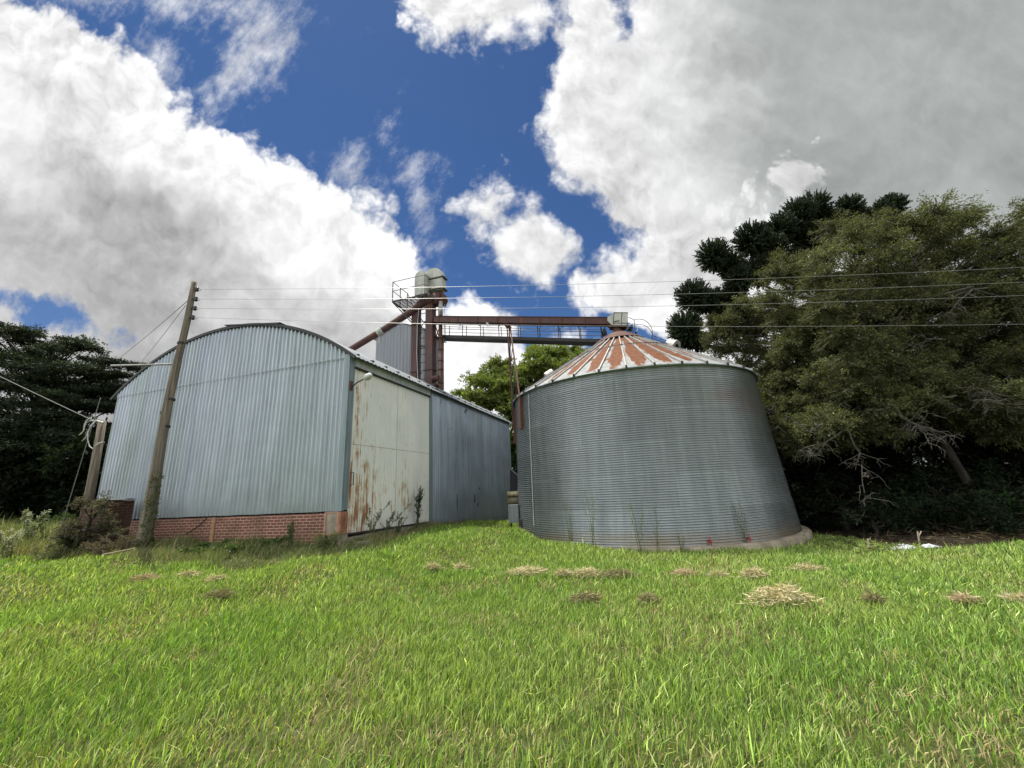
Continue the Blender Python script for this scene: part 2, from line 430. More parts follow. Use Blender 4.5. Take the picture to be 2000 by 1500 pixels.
M['clad'] = metal_sheet('tower_cladding', (.19, .205, .225), (.13, .145, .16), .5, .3, (8, 8, .3))
M['head'] = metal_sheet('weathered_zinc', (.45, .46, .40), (.27, .28, .24), .6, .2, (5, 5, .8), rust=.5, rust_at=(.66, .8))
M['darkmetal'] = metal_sheet('dark_steel', (.035, .033, .032), (.018, .016, .016), .6, .3, rust=.6)
M['maroon'] = metal_sheet('maroon_steel', (.075, .032, .028), (.04, .019, .017), .65, .05, (5, 5, .6), rust=.8, rustcol=(.12, .045, .02), rust_at=(.5, .68))
M['rusty'] = metal_sheet('rusted_steel', (.105, .042, .025), (.05, .023, .017), .8, .05, (3, 3, .8), rust=.7, rustcol=(.15, .06, .03))
M['pipe_zinc'] = metal_sheet('pipe_zinc', (.36, .36, .34), (.22, .21, .2), .5, .4, rust=.5)

def silo_mat(n):
    v = n.objc(); xs = n.sep(v)
    ang = n.m('ARCTAN2', xs[1], xs[0])
    cv = n.node('ShaderNodeCombineXYZ'); n.put(cv.inputs[0], n.m('MULTIPLY', ang, 4.)); n.put(cv.inputs[1], xs[2])
    a = n.noise(n.mapping(cv.outputs[0], (3.5, .35, 1)), 1.5, 5, .65)
    b = n.noise(n.mapping(cv.outputs[0], (.5, 1.6, 1)), 1.3, 5, .6)
    col = n.mix(n.mapr(a, .3, .72), c4(.275, .305, .32), c4(.355, .385, .40))
    # sheets of slightly different age, 2.2 m long and .8 m high
    br = n.node('ShaderNodeTexBrick', {'Scale': 1., 'Brick Width': 2.2, 'Row Height': .80, 'Mortar Size': .006, 'Color1': c4(.90, .90, .90), 'Color2': c4(1.06, 1.06, 1.06), 'Mortar': c4(1.25, 1.25, 1.25)})
    n.l.new(cv.outputs[0], br.inputs['Vector'])
    col = n.mix(1., col, br.outputs[0], 'MULTIPLY')
    # a faint rust bloom high on the right, mud splash at the foot
    rz = n.m('MULTIPLY', n.mapr(n.m('ABSOLUTE', n.m('SUBTRACT', xs[2], 3.45)), .15, .55, 1., 0.), n.mapr(n.m('ABSOLUTE', n.m('SUBTRACT', ang, -1.0)), .1, .55, 1., 0.))
    col = n.mix(n.m('MULTIPLY', rz, n.mapr(b, .35, .7, .1, .5)), col, c4(.24, .14, .12))
    mud = n.m('MULTIPLY', n.mapr(xs[2], .05, .42, 1., 0.), n.mapr(b, .35, .65, .15, .8))
    col = n.mix(mud, col, c4(.33, .27, .19))
    sp = n.noise(v, 22., 3)
    col = n.mix(n.mapr(sp, .7, .8, 0., .5), col, c4(.16, .17, .16))
    return pbr(n, col, n.mapr(b, .2, .8, .28, .42), .78)
M['silo'] = material('silo_corrugated_zinc', silo_mat)
def silo_roof(n):
    v = n.objc(); xs = n.sep(v)
    ang = n.m('ARCTAN2', xs[1], xs[0]); rad = n.m('SQRT', n.m('ADD', n.m('POWER', xs[0], 2.), n.m('POWER', xs[1], 2.)))
    cv = n.node('ShaderNodeCombineXYZ'); n.put(cv.inputs[0], n.m('MULTIPLY', ang, 4.)); n.put(cv.inputs[1], rad)
    a = n.noise(n.mapping(cv.outputs[0], (1.2, .55, 1)), 2.4, 8, .66)
    b = n.noise(cv.outputs[0], 7., 5, .6)
    col = n.mix(n.mapr(b, .3, .7), c4(.19, .20, .20), c4(.31, .315, .305))
    # rust runs down the middle of the panels that face the lawn, from the cap two thirds of the way
    pan = n.m('PINGPONG', n.m('MULTIPLY', n.m('ADD', ang, math.pi), 36 / (2 * math.pi)), .5)
    mid = n.mapr(pan, .1, .47, .13, -.22)
    side = n.mapr(n.m('ABSOLUTE', n.m('SUBTRACT', ang, -1.98)), .35, 1.35, .25, -.45)
    edge = n.m('ADD', n.mapr(rad, 3.0, 4.0, .0, -.30), n.mapr(rad, .9, 1.8, .08, 0.))
    r_ = n.m('ADD', n.m('ADD', a, mid), n.m('ADD', side, edge)); r_ = n.m('MULTIPLY_ADD', n.m('SUBTRACT', n.noise(cv.outputs[0], 16., 6, .65), .5), .30, r_)
    col = n.mix(n.mapr(r_, .52, .60), col, n.mix(n.mapr(b, .35, .65), c4(.10, .032, .010), c4(.15, .056, .02)))
    return pbr(n, col, .75, .1, spec=.2)
M['silo_roof'] = material('silo_roof_zinc_and_rust', silo_roof)

def brick(n, k=1., mort=(.50, .36, .28)):
    v = n.mapping(n.objc(), (1, 1, 1), (0, 0, -PHI))
    xs = n.sep(v); cv = n.node('ShaderNodeCombineXYZ'); n.put(cv.inputs[0], n.m('ADD', xs[0], xs[1])); n.put(cv.inputs[1], xs[2])
    wv = n.node('ShaderNodeVectorMath', operation='MULTIPLY_ADD'); 
    nz = n.node('ShaderNodeTexNoise', {'Scale': 7., 'Detail': 3}); n.l.new(v, nz.inputs['Vector'])
    n.l.new(nz.outputs['Color'], wv.inputs[0]); wv.inputs[1].default_value = (.012, .012, 0); n.l.new(cv.outputs[0], wv.inputs[2])
    br = n.node('ShaderNodeTexBrick', {'Scale': 1., 'Brick Width': .205, 'Row Height': .072, 'Mortar Size': .009, 'Mortar Smooth': .3, 'Bias': -.2,
                                       'Color1': c4(.215 * k, .086 * k, .062 * k), 'Color2': c4(.135 * k, .056 * k, .045 * k), 'Mortar': c4(*mort)})
    n.l.new(wv.outputs[0], br.inputs['Vector'])
    a = n.noise(v, 2.2, 6, .65); b = n.noise(v, 30., 3)
    col = n.mix(n.mapr(a, .35, .7, 0., .55), br.outputs[0], c4(.10, .065, .045))
    col = n.mix(n.mapr(b, .55, .75, 0., .35), col, c4(.32, .16, .11))
    hz = n.m('MULTIPLY', n.mapr(xs[2], .0, .32, 1., 0.), n.mapr(a, .4, .6, .1, .7))
    col = n.mix(hz, col, c4(.09, .09, .05))
    h = n.m('MULTIPLY_ADD', b, .3, n.m('SUBTRACT', 1., br.outputs['Fac']))
    return pbr(n, col, .9, 0, n.bump(h, .7, .012), .2)
M['brick'] = material('red_brick', brick)
M['darkbrick'] = material('dark_brick', lambda n: brick(n, .30, (.09, .065, .05)))  # the same brick pattern in a much darker tone, dark mortar
def stone(col, dark, sc=4.):
    def f(n):
        v = n.objc(); a = n.noise(v, sc, 8, .65); b = n.noise(v, sc * 9, 4)
        c = n.mix(n.mapr(a, .35, .68), c4(*dark), c4(*col)); c = n.mix(n.mapr(b, .6, .8, 0, .5), c, c4(*(k * .5 for k in dark)))
        return pbr(n, c, .9, 0, n.bump(n.m('ADD', a, n.m('MULTIPLY', b, .4)), .5, .03), .2)
    return f
M['concrete'] = material('old_concrete', stone((.36, .31, .24), (.22, .19, .15)))
M['foot'] = material('foundation_concrete', stone((.33, .285, .21), (.19, .165, .12), 2.5))
M['ochre'] = material('ochre_render', stone((.42, .27, .14), (.30, .17, .10), 6))
M['redpaint'] = material('red_oxide_paint', stone((.24, .07, .05), (.14, .045, .035), 6))
M['rustrender'] = material('rust_stained_render', stone((.36, .19, .12), (.25, .11, .07), 5))
M['salmon'] = material('salmon_render', stone((.46, .27, .19), (.30, .17, .12), 7))
M['whitewaste'] = material('white_plastic_waste', stone((.55, .57, .59), (.35, .37, .4), 8))
def door(n):
    v = n.mapping(n.objc(), (1, 1, 1), (0, 0, -PHI)); xs = n.sep(v)
    # along the side wall the rotated y runs back from the corner
    a = n.noise(n.mapping(v, (1, 11, .32)), 1.5, 8, .68)
    b = n.noise(v, .8, 5, .6); c = n.noise(n.mapping(v, (1, 26, .22)), 1.3, 5, .65)
    col = n.mix(n.mapr(b, .35, .65), c4(.62, .64, .61), c4(.71, .71, .65))
    col = n.mix(n.mapr(c, .54, .74, 0., .55), col, c4(.27, .265, .19))
    left = n.mapr(xs[1], 0., 1.9, .125, -.03); low = n.mapr(xs[2], .7, 2.6, .07, -.03)
    m2 = n.mapr(n.m('ABSOLUTE', n.m('SUBTRACT', xs[1], 2.5)), .0, .55, .06, 0.)
    bl = n.noise(n.mapping(v, (1, 3.2, 1.3), loc=(2, 5, 1)), 1.5, 7, .68)
    r_ = n.m('ADD', n.m('ADD', n.m('ADD', n.m('MULTIPLY_ADD', n.m('SUBTRACT', bl, .5), .8, a), left), low), m2)
    col = n.mix(n.mapr(r_, .58, .70, 0., .7), col, c4(.44, .33, .17))
    col = n.mix(n.mapr(r_, .68, .78, 0., .95), col, c4(.24, .085, .03))
    sp = n.noise(n.mapping(v, (1, 16, 2.2)), 1.6, 5, .65)
    col = n.mix(n.mapr(sp, .64, .72, 0., .8), col, c4(.15, .13, .10))
    return pbr(n, col, .6, 0.05)
M['door'] = material('peeling_cream_paint', door)
M['lintel'] = metal_sheet('pale_lintel', (.42, .46, .43), (.30, .34, .32), .6, .1)
def wood(n):
    v = n.objc(); a = n.noise(n.mapping(v, (14, 14, .6)), 1.5, 7, .65); b = n.noise(v, 1.5, 5)
    col = n.mix(n.mapr(a, .3, .7), c4(.075, .06, .045), c4(.24, .205, .16))
    col = n.mix(n.mapr(b, .45, .7, 0, .35), col, c4(.13, .13, .085))
    return pbr(n, col, .9, 0, n.bump(a, .8, .02), .2)
M['wood'] = material('weathered_wood', wood)
M['black'] = material('black_porcelain', lambda n: pbr(n, c4(.012, .012, .014), .25))
M['wire'] = material('aluminium_wire', lambda n: pbr(n, c4(.30, .30, .29), .45, .5))
M['cable'] = material('pale_cable', lambda n: pbr(n, c4(.45, .45, .43), .5, .2))
M['greycable'] = material('grey_cable', lambda n: pbr(n, c4(.30, .30, .29), .6))
M['yellow'] = metal_sheet('dull_yellow_pipe', (.42, .39, .24), (.30, .27, .15), .45, .1)
M['olivepipe'] = metal_sheet('olive_pipe', (.13, .115, .055), (.08, .07, .04), .5, .1)
M['fan'] = metal_sheet('grey_fan_housing', (.22, .24, .26), (.15, .17, .18), .5, .3)
M['redrod'] = material('red_rod', lambda n: pbr(n, c4(.32, .03, .03), .6))
M['lampglass'] = material('lamp_cover', lambda n: pbr(n, c4(.52, .53, .5), .35))

def leafmat(name, gain=1., trans=.35, rough=.55, spec=.25):
    def f(n):
        a = n.node('ShaderNodeAttribute', attribute_name='tint')
        col = n.mix(1., a.outputs['Color'], c4(gain, gain, gain), 'MULTIPLY')
        b = n.node('ShaderNodeBsdfPrincipled', {'Base Color': col, 'Roughness': rough}); b.inputs['Specular IOR Level'].default_value = spec
        tcol = n.mix(1., col, c4(1.25, 1.3, .5), 'MULTIPLY')
        t = n.node('ShaderNodeBsdfTranslucent', {'Color': tcol})
        mx = n.node('ShaderNodeMixShader', {0: trans}); n.l.new(b.outputs[0], mx.inputs[1]); n.l.new(t.outputs[0], mx.inputs[2])
        return mx.outputs[0]
    return material(name, f)
M['grass'] = leafmat('grass_blades', 1., .32, .5, .3)
M['leaf'] = leafmat('tree_leaves', 1., .3, .6, .12)
M['needle'] = leafmat('dark_needles', 1., .12, .6, .2)
M['straw'] = leafmat('dry_straw', 1., .2, .8, .1)
def bark(col, dark):
    def f(n):
        v = n.objc(); a = n.noise(n.mapping(v, (6, 6, 1.2)), 1.8, 6, .65)
        return pbr(n, n.mix(n.mapr(a, .3, .7), c4(*dark), c4(*col)), .9, 0, n.bump(a, .7, .03), .15)
    return f
M['bark'] = material('dark_bark', bark((.045, .038, .03), (.018, .015, .012)))
M['twig'] = material('grey_twigs', bark((.17, .155, .13), (.085, .078, .065)))
def ground(n):
    v = n.objc(); xs = n.sep(v)
    a = n.noise(v, .8, 7, .6); b = n.noise(v, 9., 6, .65)
    col = n.mix(n.mapr(b, .3, .7), c4(.035, .045, .015), c4(.07, .08, .026))
    col = n.mix(n.mapr(a, .5, .7, 0, .6), col, c4(.11, .095, .05))
    # bare leaf litter under the trees
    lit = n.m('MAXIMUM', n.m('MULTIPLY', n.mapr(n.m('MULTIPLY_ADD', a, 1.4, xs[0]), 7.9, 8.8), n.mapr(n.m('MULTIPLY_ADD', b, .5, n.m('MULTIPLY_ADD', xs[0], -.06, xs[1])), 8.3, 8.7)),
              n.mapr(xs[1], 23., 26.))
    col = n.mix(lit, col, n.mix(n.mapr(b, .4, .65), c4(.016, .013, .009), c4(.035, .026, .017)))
    return pbr(n, col, .95, 0, n.bump(b, .6, .05), .1)
M['ground'] = material('lawn_soil', ground)

# ------------------------------------------------------------------ ground
def axis_(lo, hi, step, far):
    a = np.arange(lo, hi + .001, step); g = []; s = step; v = hi
    while v < far: s *= 1.35; v += s; g.append(v)
    g = np.array(g)
    return np.concatenate([-(g - hi)[::-1] + lo, a, g])
gx = axis_(-24, 24, .3, 2500); gy = axis_(-4, 36, .3, 2500)
V, F = grid(lambda x, y: np.stack([x, y, H(x, y)], -1), gx, gy)
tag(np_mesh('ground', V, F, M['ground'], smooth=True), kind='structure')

# ------------------------------------------------------------------ the barn
def wave(u, pitch): return np.cos(2 * np.pi * u / pitch)
barn = thing('storage_barn', 'arched corrugated metal barn on a brick base with a tall peeling cream door', 'barn', (A[0], A[1], .4))
NC = 64; PW = GW / NC
def gable_sheet(w, t, z0, z1, off):
    dent = .012 * (fbm(w, z0 + t * 4, 1.6, 3, 3) - .5) * 2
    z = z0 + (z1 - z0) * t
    fade = np.clip(1.0 - .5 * np.exp(-(z - ZB) / .1) * fbm(w, z, 3., 8, 2), .3, 1)
    d = off + .033 * (wave(w, PW) + .25 * wave(w + PW * .12, PW / 2)) * fade + dent
    return A3 + WD * w[:, None] - SD * d[:, None] + UP * z[:, None]
ws = np.linspace(0.02, GW - .02, NC * 8 + 1); ts = np.linspace(0, 1, 22)
def lap(w): return 5.13 + .012 * (fbm(w, w * 0, .9, 6, 2) - .5)
V1, F1 = grid(lambda w, t: gable_sheet(w, t, ZB + .012 * (fbm(w, w * 0, 2.2, 4, 2) - .5), np.minimum(lap(w), arch(w) - .02), .045), ws, ts)
mid = ws[(arch(ws) > 5.2)]
V2, F2 = grid(lambda w, t: gable_sheet(w, t, lap(w) - .05, arch(w) - .015, .062), mid, np.linspace(0, 1, 10))
np_mesh('gable_wall', np.concatenate([V1, V2]), np.concatenate([F1, F2 + len(V1)]), M['gable'], barn, smooth=True)
m = MB()
m.bar(G(.1, 5.125, .075), G(GW - .1, 5.125, .075), .012, .010)
m.build('lap_strip', M['cable'], barn)
# side wall behind the door, and the two walls out of view
NS = 64; s0 = 4.2
ss = np.linspace(s0, SL - .02, NS * 7 + 1)
def side_sheet(s, t, zb, zt, off, sgn):
    z = zb + (zt - zb) * t
    d = off + .030 * wave(s, (SL - s0) / NS) + .03 * (fbm(s, z, .9, 13, 3) - .5)
    return A3 + SD * s[:, None] - WD * (d * sgn)[:, None] + UP * z[:, None]
V, F = grid(lambda s, t: side_sheet(s, t, -.25, ZE - .04, .03, 1), ss, np.linspace(0, 1, 18))
np_mesh('side_wall', V, F, M['side'], barn, smooth=True)
V, F = grid(lambda s, t: side_sheet(s, t, .2, ZE - .04, 0, 1) + WD * GW, np.linspace(0, SL, 400), np.linspace(0, 1, 3))
np_mesh('side_wall', V, F, M['side'], barn, smooth=True)
V, F = grid(lambda w, t: A3 + SD * SL + WD * w[:, None] + SD * (.02 * wave(w, PW))[:, None] + UP * (0. + (arch(w) - .02) * t)[:, None], ws, np.linspace(0, 1, 4))
np_mesh('rear_wall', V, F, M['side'], barn, smooth=True)
# holes and patches torn in the side sheets
m = MB()
for s_, z_, a, b in ((4.9, 4.86, .05, .10), (5.7, 4.92, .04, .05), (7.2, 4.9, .16, .05), (7.1, 4.8, .06, .06), (5.7, 3.9, .09, .012), (6.2, 1.15, .012, .32), (7.9, 1.2, .05, .20), (8.2, .95, .04, .12), (8.4, 1.6, .03, .08), (8.9, .8, .03, .10)):
    n_ = 7; m.cut()
    poly = [S(s_ + a * math.cos(t) * random.uniform(.6, 1.2), z_ + b * math.sin(t) * random.uniform(.6, 1.2), .056) for t in np.linspace(0, 2 * math.pi, n_, endpoint=False)]
    m.prism(poly, WD * .01)
m.build('torn_hole', M['black'], barn)
# roof: sheets corrugated along the barn, bent over the arch
NR = 78
rs = np.linspace(-.10, SL + .25, NR * 7 + 1)
half = math.asin((GW / 2) / ARC_R)
def roof(s, a, lift=0.):
    w = GW / 2 + (ARC_R + lift) * np.sin(a); z = ZE + RISE - ARC_R + (ARC_R + lift) * np.cos(a)
    bulge = .03 * (fbm(s, a * 5, .5, 17, 3) - .5)
    return A3 + WD * w[:, None] + SD * s[:, None] + UP * (z + .011 * wave(s, (SL + .35) / NR) + .03 + bulge)[:, None]
aa = np.linspace(-half - .045, half + .04, 30)
V1, F1 = grid(lambda s, a: roof(s, a), rs, aa)
V2, F2 = grid(lambda s, a: roof(s, a, -.012), rs, aa)
np_mesh('roof', np.concatenate([V1, V2]), np.concatenate([F1, F2[:, ::-1] + len(V1)]), M['roof'], barn, smooth=True)
m = MB()
pa = [roof(np.array([-.10]), np.array([a]))[0] for a in np.linspace(-half - .04, half + .04, 41)]
for p, q in zip(pa[:-1], pa[1:]): m.bar(p - SD * .012 - UP * .03, q - SD * .012 - UP * .03, .022, .085)
m.build('verge_board', M['edge'], barn)
m = MB()   # the ridge flap that has come loose over the verge
m.prism([G(2.4, 6.50, .14), G(4.6, float(arch(4.6)) + .10, .14), G(4.6, float(arch(4.6)) + .07, .14), G(2.5, 6.46, .14)], SD * .5)
m.build('loose_roof_sheet', M['edge'], barn)
m = MB()
for s_ in np.arange(.2, SL, .62):
    m.cut(); m.bar(S(s_, ZE + .0, .01), S(s_, ZE - .02, .11), .05, .06)
m.bar(S(4.2, ZE - .05, .045), S(SL, ZE - .05, .045), .05, .10)
m.build('eaves_bracket', M['darkmetal'], barn)
# corner and jamb flashings
m = MB()
m.prism([G(-.05, ZB, .0), G(-.05, ZB, .075), G(.11, ZB, .085), G(.11, ZB, 0)], UP * (ZE - ZB - .05))
m.box(S(.045, (ZB + ZE) / 2 - .03, .045), SD * .075, WD * .028, UP * (ZE - ZB - .1) / 2)
m.build('corner_flashing', M['trim'], barn)
m = MB()
m.box(S(4.14, 2.72, .035), SD * .08, WD * .045, UP * 2.12)
m.build('door_jamb', M['trim'], barn)
m = MB()
m.box(S(2.08, 4.99, .045), SD * 1.98, WD * .055, UP * .12)
m.box(S(2.08, 5.155, .02), SD * 1.98, WD * .03, UP * .045)
m.build('door_lintel', M['lintel'], barn)
m = MB(); m.box(S(2.08, 4.855, .07), SD * 1.98, WD * .05, UP * .018); m.build('door_track', M['darkmetal'], barn)
# door: four ribbed panels
dr = thing('door', None, None, (0, 0, 0)); dr.parent = barn
dr.location = Vector(S(.13, .66)) - Vector(wloc(barn))
def door_panel(a, b, z0, z1):
    p_ = .0365
    s_ = np.linspace(a, b, int((b - a) / p_ * 6) + 1)
    def fn(s, t):
        z = z0(s) + (z1 - z0(s)) * t
        d = .045 + .009 * wave(s, p_ * 2) + .022 * (fbm(s, z, .7, 31, 3) - .5)
        return A3 + SD * s[:, None] - WD * d[:, None] + UP * z[:, None]
    V, F = grid(fn, s_, np.linspace(0, 1, 12))
    np_mesh('door_panel', V, F, M['door'], dr, smooth=True)
bot = lambda s: .725 - .02 * s
for a, b in ((.13, 2.11), (2.135, 4.06)):
    door_panel(a, b, bot, 2.85); door_panel(a, b, lambda s: 2.858 + 0 * s, 4.86)
m = MB(); m.bar(S(.14, .70, .03), S(4.06, .62, .03), .05, .05); m.box(S(2.1, 2.7, .01), SD * 1.97, WD * .012, UP * 2.0)
m.build('door_frame', M['darkmetal'], dr)
m = MB(); m.tube([S(.2, 1.85, .06), S(.2, 1.85, .13), S(.2, 2.15, .13), S(.2, 2.15, .06)], .012, 6); m.build('handle', M['darkmetal'], dr)
# brick base
m = MB()
m.prism([G(.42, 0, .04), G(7.55, 0, .04), G(7.55, 0, -.2), G(.42, 0, -.2)], UP * (ZB - .035))
m.build('brick_base', M['brick'], barn)
m = MB(); m.box(G(4.08, .82, .048), WD * .055, SD * .012, UP * .40); m.build('render_strip', M['ochre'], barn)
m = MB()
m.prism([G(7.56, .1, .05), G(8.02, .1, .05), G(7.62, 1.2, .05), G(7.56, 1.2, .05)], SD * .25)
m.build('red_buttress', M['redpaint'], barn)
m = MB(); m.box(G(8.5, .6, -.05), WD * .65, SD * .08, UP * .6); m.build('foundation_wall', M['edge'], barn)
m = MB(); m.tube([G(5.05, .8, .06), G(4.6, 1.0, .07), G(4.35, 1.2, .05)], .012, 5); m.build('cable', M['black'], barn)
# framed concrete pad at the corner
cp_ = thing('corner_pad', None, None); cp_.parent = barn; cp_.location = Vector(G(.16, .72)) - Vector(wloc(barn))
m = MB(); m.box(G(.15, .98, .03), WD * .235, SD * .06, UP * .235); m.build('concrete_panel', M['concrete'], cp_)
m = MB()
for w_ in (.375, .01): m.box(G(w_, .98, .05), WD * .022, SD * .06, UP * .26)
m.box(G(.19, .735, .05), WD * .16, SD * .06, UP * .02); m.box(G(.19, 1.232, .045), WD * .16, SD * .055, UP * .012)
m.build('render_frame', M['salmon'], cp_)
m = MB(); m.box(G(-.05, .98, .0), WD * .035, SD * .12, UP * .255); m.build('render_edge', M['rustrender'], cp_)
m = MB(); m.box(G(.1, .5, -.03), WD * .2, SD * .1, UP * .215); m.build('footing', M['concrete'], cp_)
m = MB(); m.box(S(2.15, .42, -.05), SD * 1.95, WD * .09, UP * .21); m.build('door_sill', M['concrete'], barn)
# lamp on a bent arm by the corner
la = thing('wall_lamp', None, None); la.parent = barn; la.location = Vector(S(.0, 4.33)) - Vector(wloc(barn))
m = MB(); m.box(S(.0, 4.33, .085), SD * .045, WD * .012, UP * .12); m.build('bracket', M['rusty'], la)
P0 = S(.0, 4.30, .10); P1 = on_plane(712, 740, S(0, 0, .85), WD)
m = MB(); m.tube([P0, P0 * .55 + P1 * .45 + UP * .03, P1], .017, 7); m.build('arm', M['darkmetal'], la)
hd = (P1 - P0); hd /= np.linalg.norm(hd)
m = MB(); m.tube([P1 - hd * .02, P1 + hd * .08, P1 + hd * .2, P1 + hd * .33, P1 + hd * .4], [.02, .06, .085, .07, .02], 10)
o = m.build('lamp_head', M['lampglass'], la, True)

# ------------------------------------------------------------------ silo
silo = thing('grain_silo', 'round corrugated grain silo with a conical roof streaked with rust', 'silo', (SCX, SCY, SZ0))
SO = np.array([SCX, SCY, 0.])
NRG = 75
th = np.linspace(0, 2 * np.pi, 241)
zs = np.linspace(SZ0, SZ1, NRG * 7 + 1)
def silo_wall(t, z):
    r = SR + .013 * np.cos(2 * np.pi * (z - SZ0) / ((SZ1 - SZ0) / NRG)) + .016 * (fbm(t * 4, z, 1.2, 41, 3) - .5)
    # panel laps
    k = np.floor((z - SZ0) / .80); ph = (t * 4 / 2.2 + .5 * (k % 2)) % 1.
    r = r + .004 * (ph < .5)
    return np.stack([SCX + r * np.cos(t), SCY + r * np.sin(t), z], -1)
V, F = grid(silo_wall, th, zs)
np_mesh('silo_wall', V, F, M['silo'], silo, smooth=True)
APZ = 6.72
def cone(t, u, lift=0.):
    r = (SR + .10) * (1 - u) + .42 * u; z = (SZ1 + .005) * (1 - u) + (APZ - .02) * u
    return np.stack([SCX + r * np.cos(t), SCY + r * np.sin(t), z + lift], -1)
V, F = grid(lambda t, u: cone(t, u, .012 * np.abs(np.sin(t * 18)) * (1 - u)), np.linspace(0, 2 * np.pi, 36 * 8 + 1), np.linspace(0, 1, 14))
Vb, Fb = grid(lambda t, u: cone(t, u, -.02), np.linspace(0, 2 * np.pi, 73), np.array([0, 1.]))
rf = np_mesh('silo_roof', np.concatenate([V, Vb]), np.concatenate([F, Fb[:, ::-1] + len(V)]), M['silo_roof'], silo, smooth=True)
m = MB()
for k in range(36):
    t = 2 * math.pi * (k + .5) / 36
    c, s_ = math.cos(t), math.sin(t)
    p = np.array([SCX + c * (SR + .115), SCY + s_ * (SR + .115), SZ1 + .03]); q = np.array([SCX + c * .62, SCY + s_ * .62, APZ - .105])
    m.cut(); m.bar(p, q, .035, .055)
m.build('roof_rib', M['pipe_zinc'], rf)
m = MB()
for k in range(36):
    t = 2 * math.pi * (k + .5) / 36
    rr_ = SR + .125
    m.cut(); m.box((SCX + math.cos(t) * rr_, SCY + math.sin(t) * rr_, SZ1 + .025), (math.cos(t) * .02, math.sin(t) * .02, 0), (-math.sin(t) * .022, math.cos(t) * .022, 0), (0, 0, .038))
m.build('rib_end', M['edge'], rf)
m = MB()
ring = [cone(np.array([t]), np.array([.0]))[0] - UP * .012 for t in np.linspace(0, 2 * np.pi, 97)]
m.tube(ring, .018, 6, False); m.build('drip_edge', M['trim'], rf)
# hoop round the roof, on little posts
m = MB()
ring = [cone(np.array([t]), np.array([.52]))[0] + UP * .10 for t in np.linspace(0, 2 * np.pi, 73)]
m.tube(ring, .011, 5, False)
for k in range(36):
    t = 2 * math.pi * (k + .5) / 36
    p = cone(np.array([t]), np.array([.52]))[0]; m.bar(p, p + UP * .13, .018)
m.build('snow_hoop', M['darkmetal'], rf)
# rusty cap with scalloped skirt, and the neck that takes the grain
m = MB()
prof = [(1.00, 6.435), (.93, 6.50), (.55, 6.735), (.26, 6.90), (.2, 6.95)]
n_ = 40; vs = []; fs = []
for r, z in prof:
    for k in range(n_):
        t = 2 * math.pi * k / n_; vs.append((SCX + r * math.cos(t), SCY + r * math.sin(t), z - (.045 * (k % 2) if r > 1 else 0)))
for i in range(len(prof) - 1):
    for k in range(n_): fs.append((i * n_ + k, i * n_ + (k + 1) % n_, (i + 1) * n_ + (k + 1) % n_, (i + 1) * n_ + k))
m.add(vs, fs); cap_ = m.build('roof_cap', M['rusty'], silo, True)
m = MB(); m.tube([SO + UP * 6.90, SO + UP * 7.0, SO + UP * 7.02, SO + UP * 7.1, SO + UP * 7.28], [.2, .18, .15, .16, .30], 12); m.build('inlet_neck', M['rusty'], cap_)
m = MB()
for a_ in (-2.7, -.45, -1.2, 1.2, 2.2):
    c, s_ = math.cos(a_), math.sin(a_)
    m.cut(); b0 = SO + np.array([c * .62, s_ * .62, 6.72]); tx = np.array([-s_, c, 0]) * .13
    m.prism([b0 - tx, b0 + tx, b0 + tx * 1.1 + np.array([c * .1, s_ * .1, .28]), b0 - tx * .3 + np.array([c * .1, s_ * .1, .12])], np.array([c, s_, 0]) * .012)
m.build('cap_lug', M['darkmetal'], cap_)
# two mushroom vents on the roof
def vent(px, py, u):
    best = None
    for t in np.linspace(0, 2 * np.pi, 721):
        p = cone(np.array([t]), np.array([u]))[0]; x, y = project(p)
        e = (x - px) ** 2 + (y - py) ** 2
        if best is None or e < best[0]: best = (e, t, p)
    t, p = best[1], best[2]
    e = thing('roof_vent', None, None); e.parent = silo; e.location = Vector(p) - Vector(wloc(silo))
    out = np.array([math.cos(t), math.sin(t), -.55]); out /= np.linalg.norm(out); sd = np.array([-math.sin(t), math.cos(t), 0]); up = np.cross(out, sd); up = up if up[2] > 0 else -up
    m = MB(); poly = []
    for a in np.linspace(0, math.pi, 13): poly.append(p - out * .19 + sd * .2 * math.cos(a) + up * (.02 + .24 * math.sin(a)))
    m.prism(poly, out * .30); m.build('vent_hood', M['pipe_zinc'], e)
    poly = [p + out * .112 + sd * .09 * math.cos(a) + up * (.0 + .15 * math.sin(a)) for a in np.linspace(0, math.pi, 9)]
    m = MB(); m.prism(poly, out * .006); m.build('vent_mouth', M['black'], e)
vent(1322, 683, .50); vent(1072, 737, .38)
# handrail and ladder hoop beside the cap
m = MB()
o1 = SO + np.array([.75, .3, 0])
P = lambda px, py, off=0.: on_plane(px, py, SO + np.array([0, off, 0]), [0, 1, 0])
m.tube([P(1229, 620), P(1236, 621), P(1243, 624.5)], .012, 5); m.tube([P(1243, 624.5), P(1246, 660)], .014, 5); m.tube([P(1240, 636), P(1241.5, 657)], .016, 5)
m.tube([P(1229, 640), P(1240, 636)], .012, 5); m.tube([P(1237, 654), P(1246, 651)], .012, 5)
hp = [P(x, y) for x, y in ((1243, 624.5), (1252, 623), (1262, 624), (1270, 629), (1277, 637), (1280, 646), (1280, 655))]
m.tube(hp, .011, 5)
hp = [P(x, y) for x, y in ((1246, 634), (1254, 633), (1264, 635), (1272, 640), (1278, 648), (1280, 655))]
m.tube(hp, .011, 5)
m.bar(P(1279, 655), P(1279.5, 670), .03)
m.tube([P(1280, 655), P(1310, 666, .2), P(1335, 680, .6)], .012, 5); m.tube([P(1280, 661), P(1310, 672, .2)], .012, 5)
m.build('ladder_hoop', M['darkmetal'], silo)
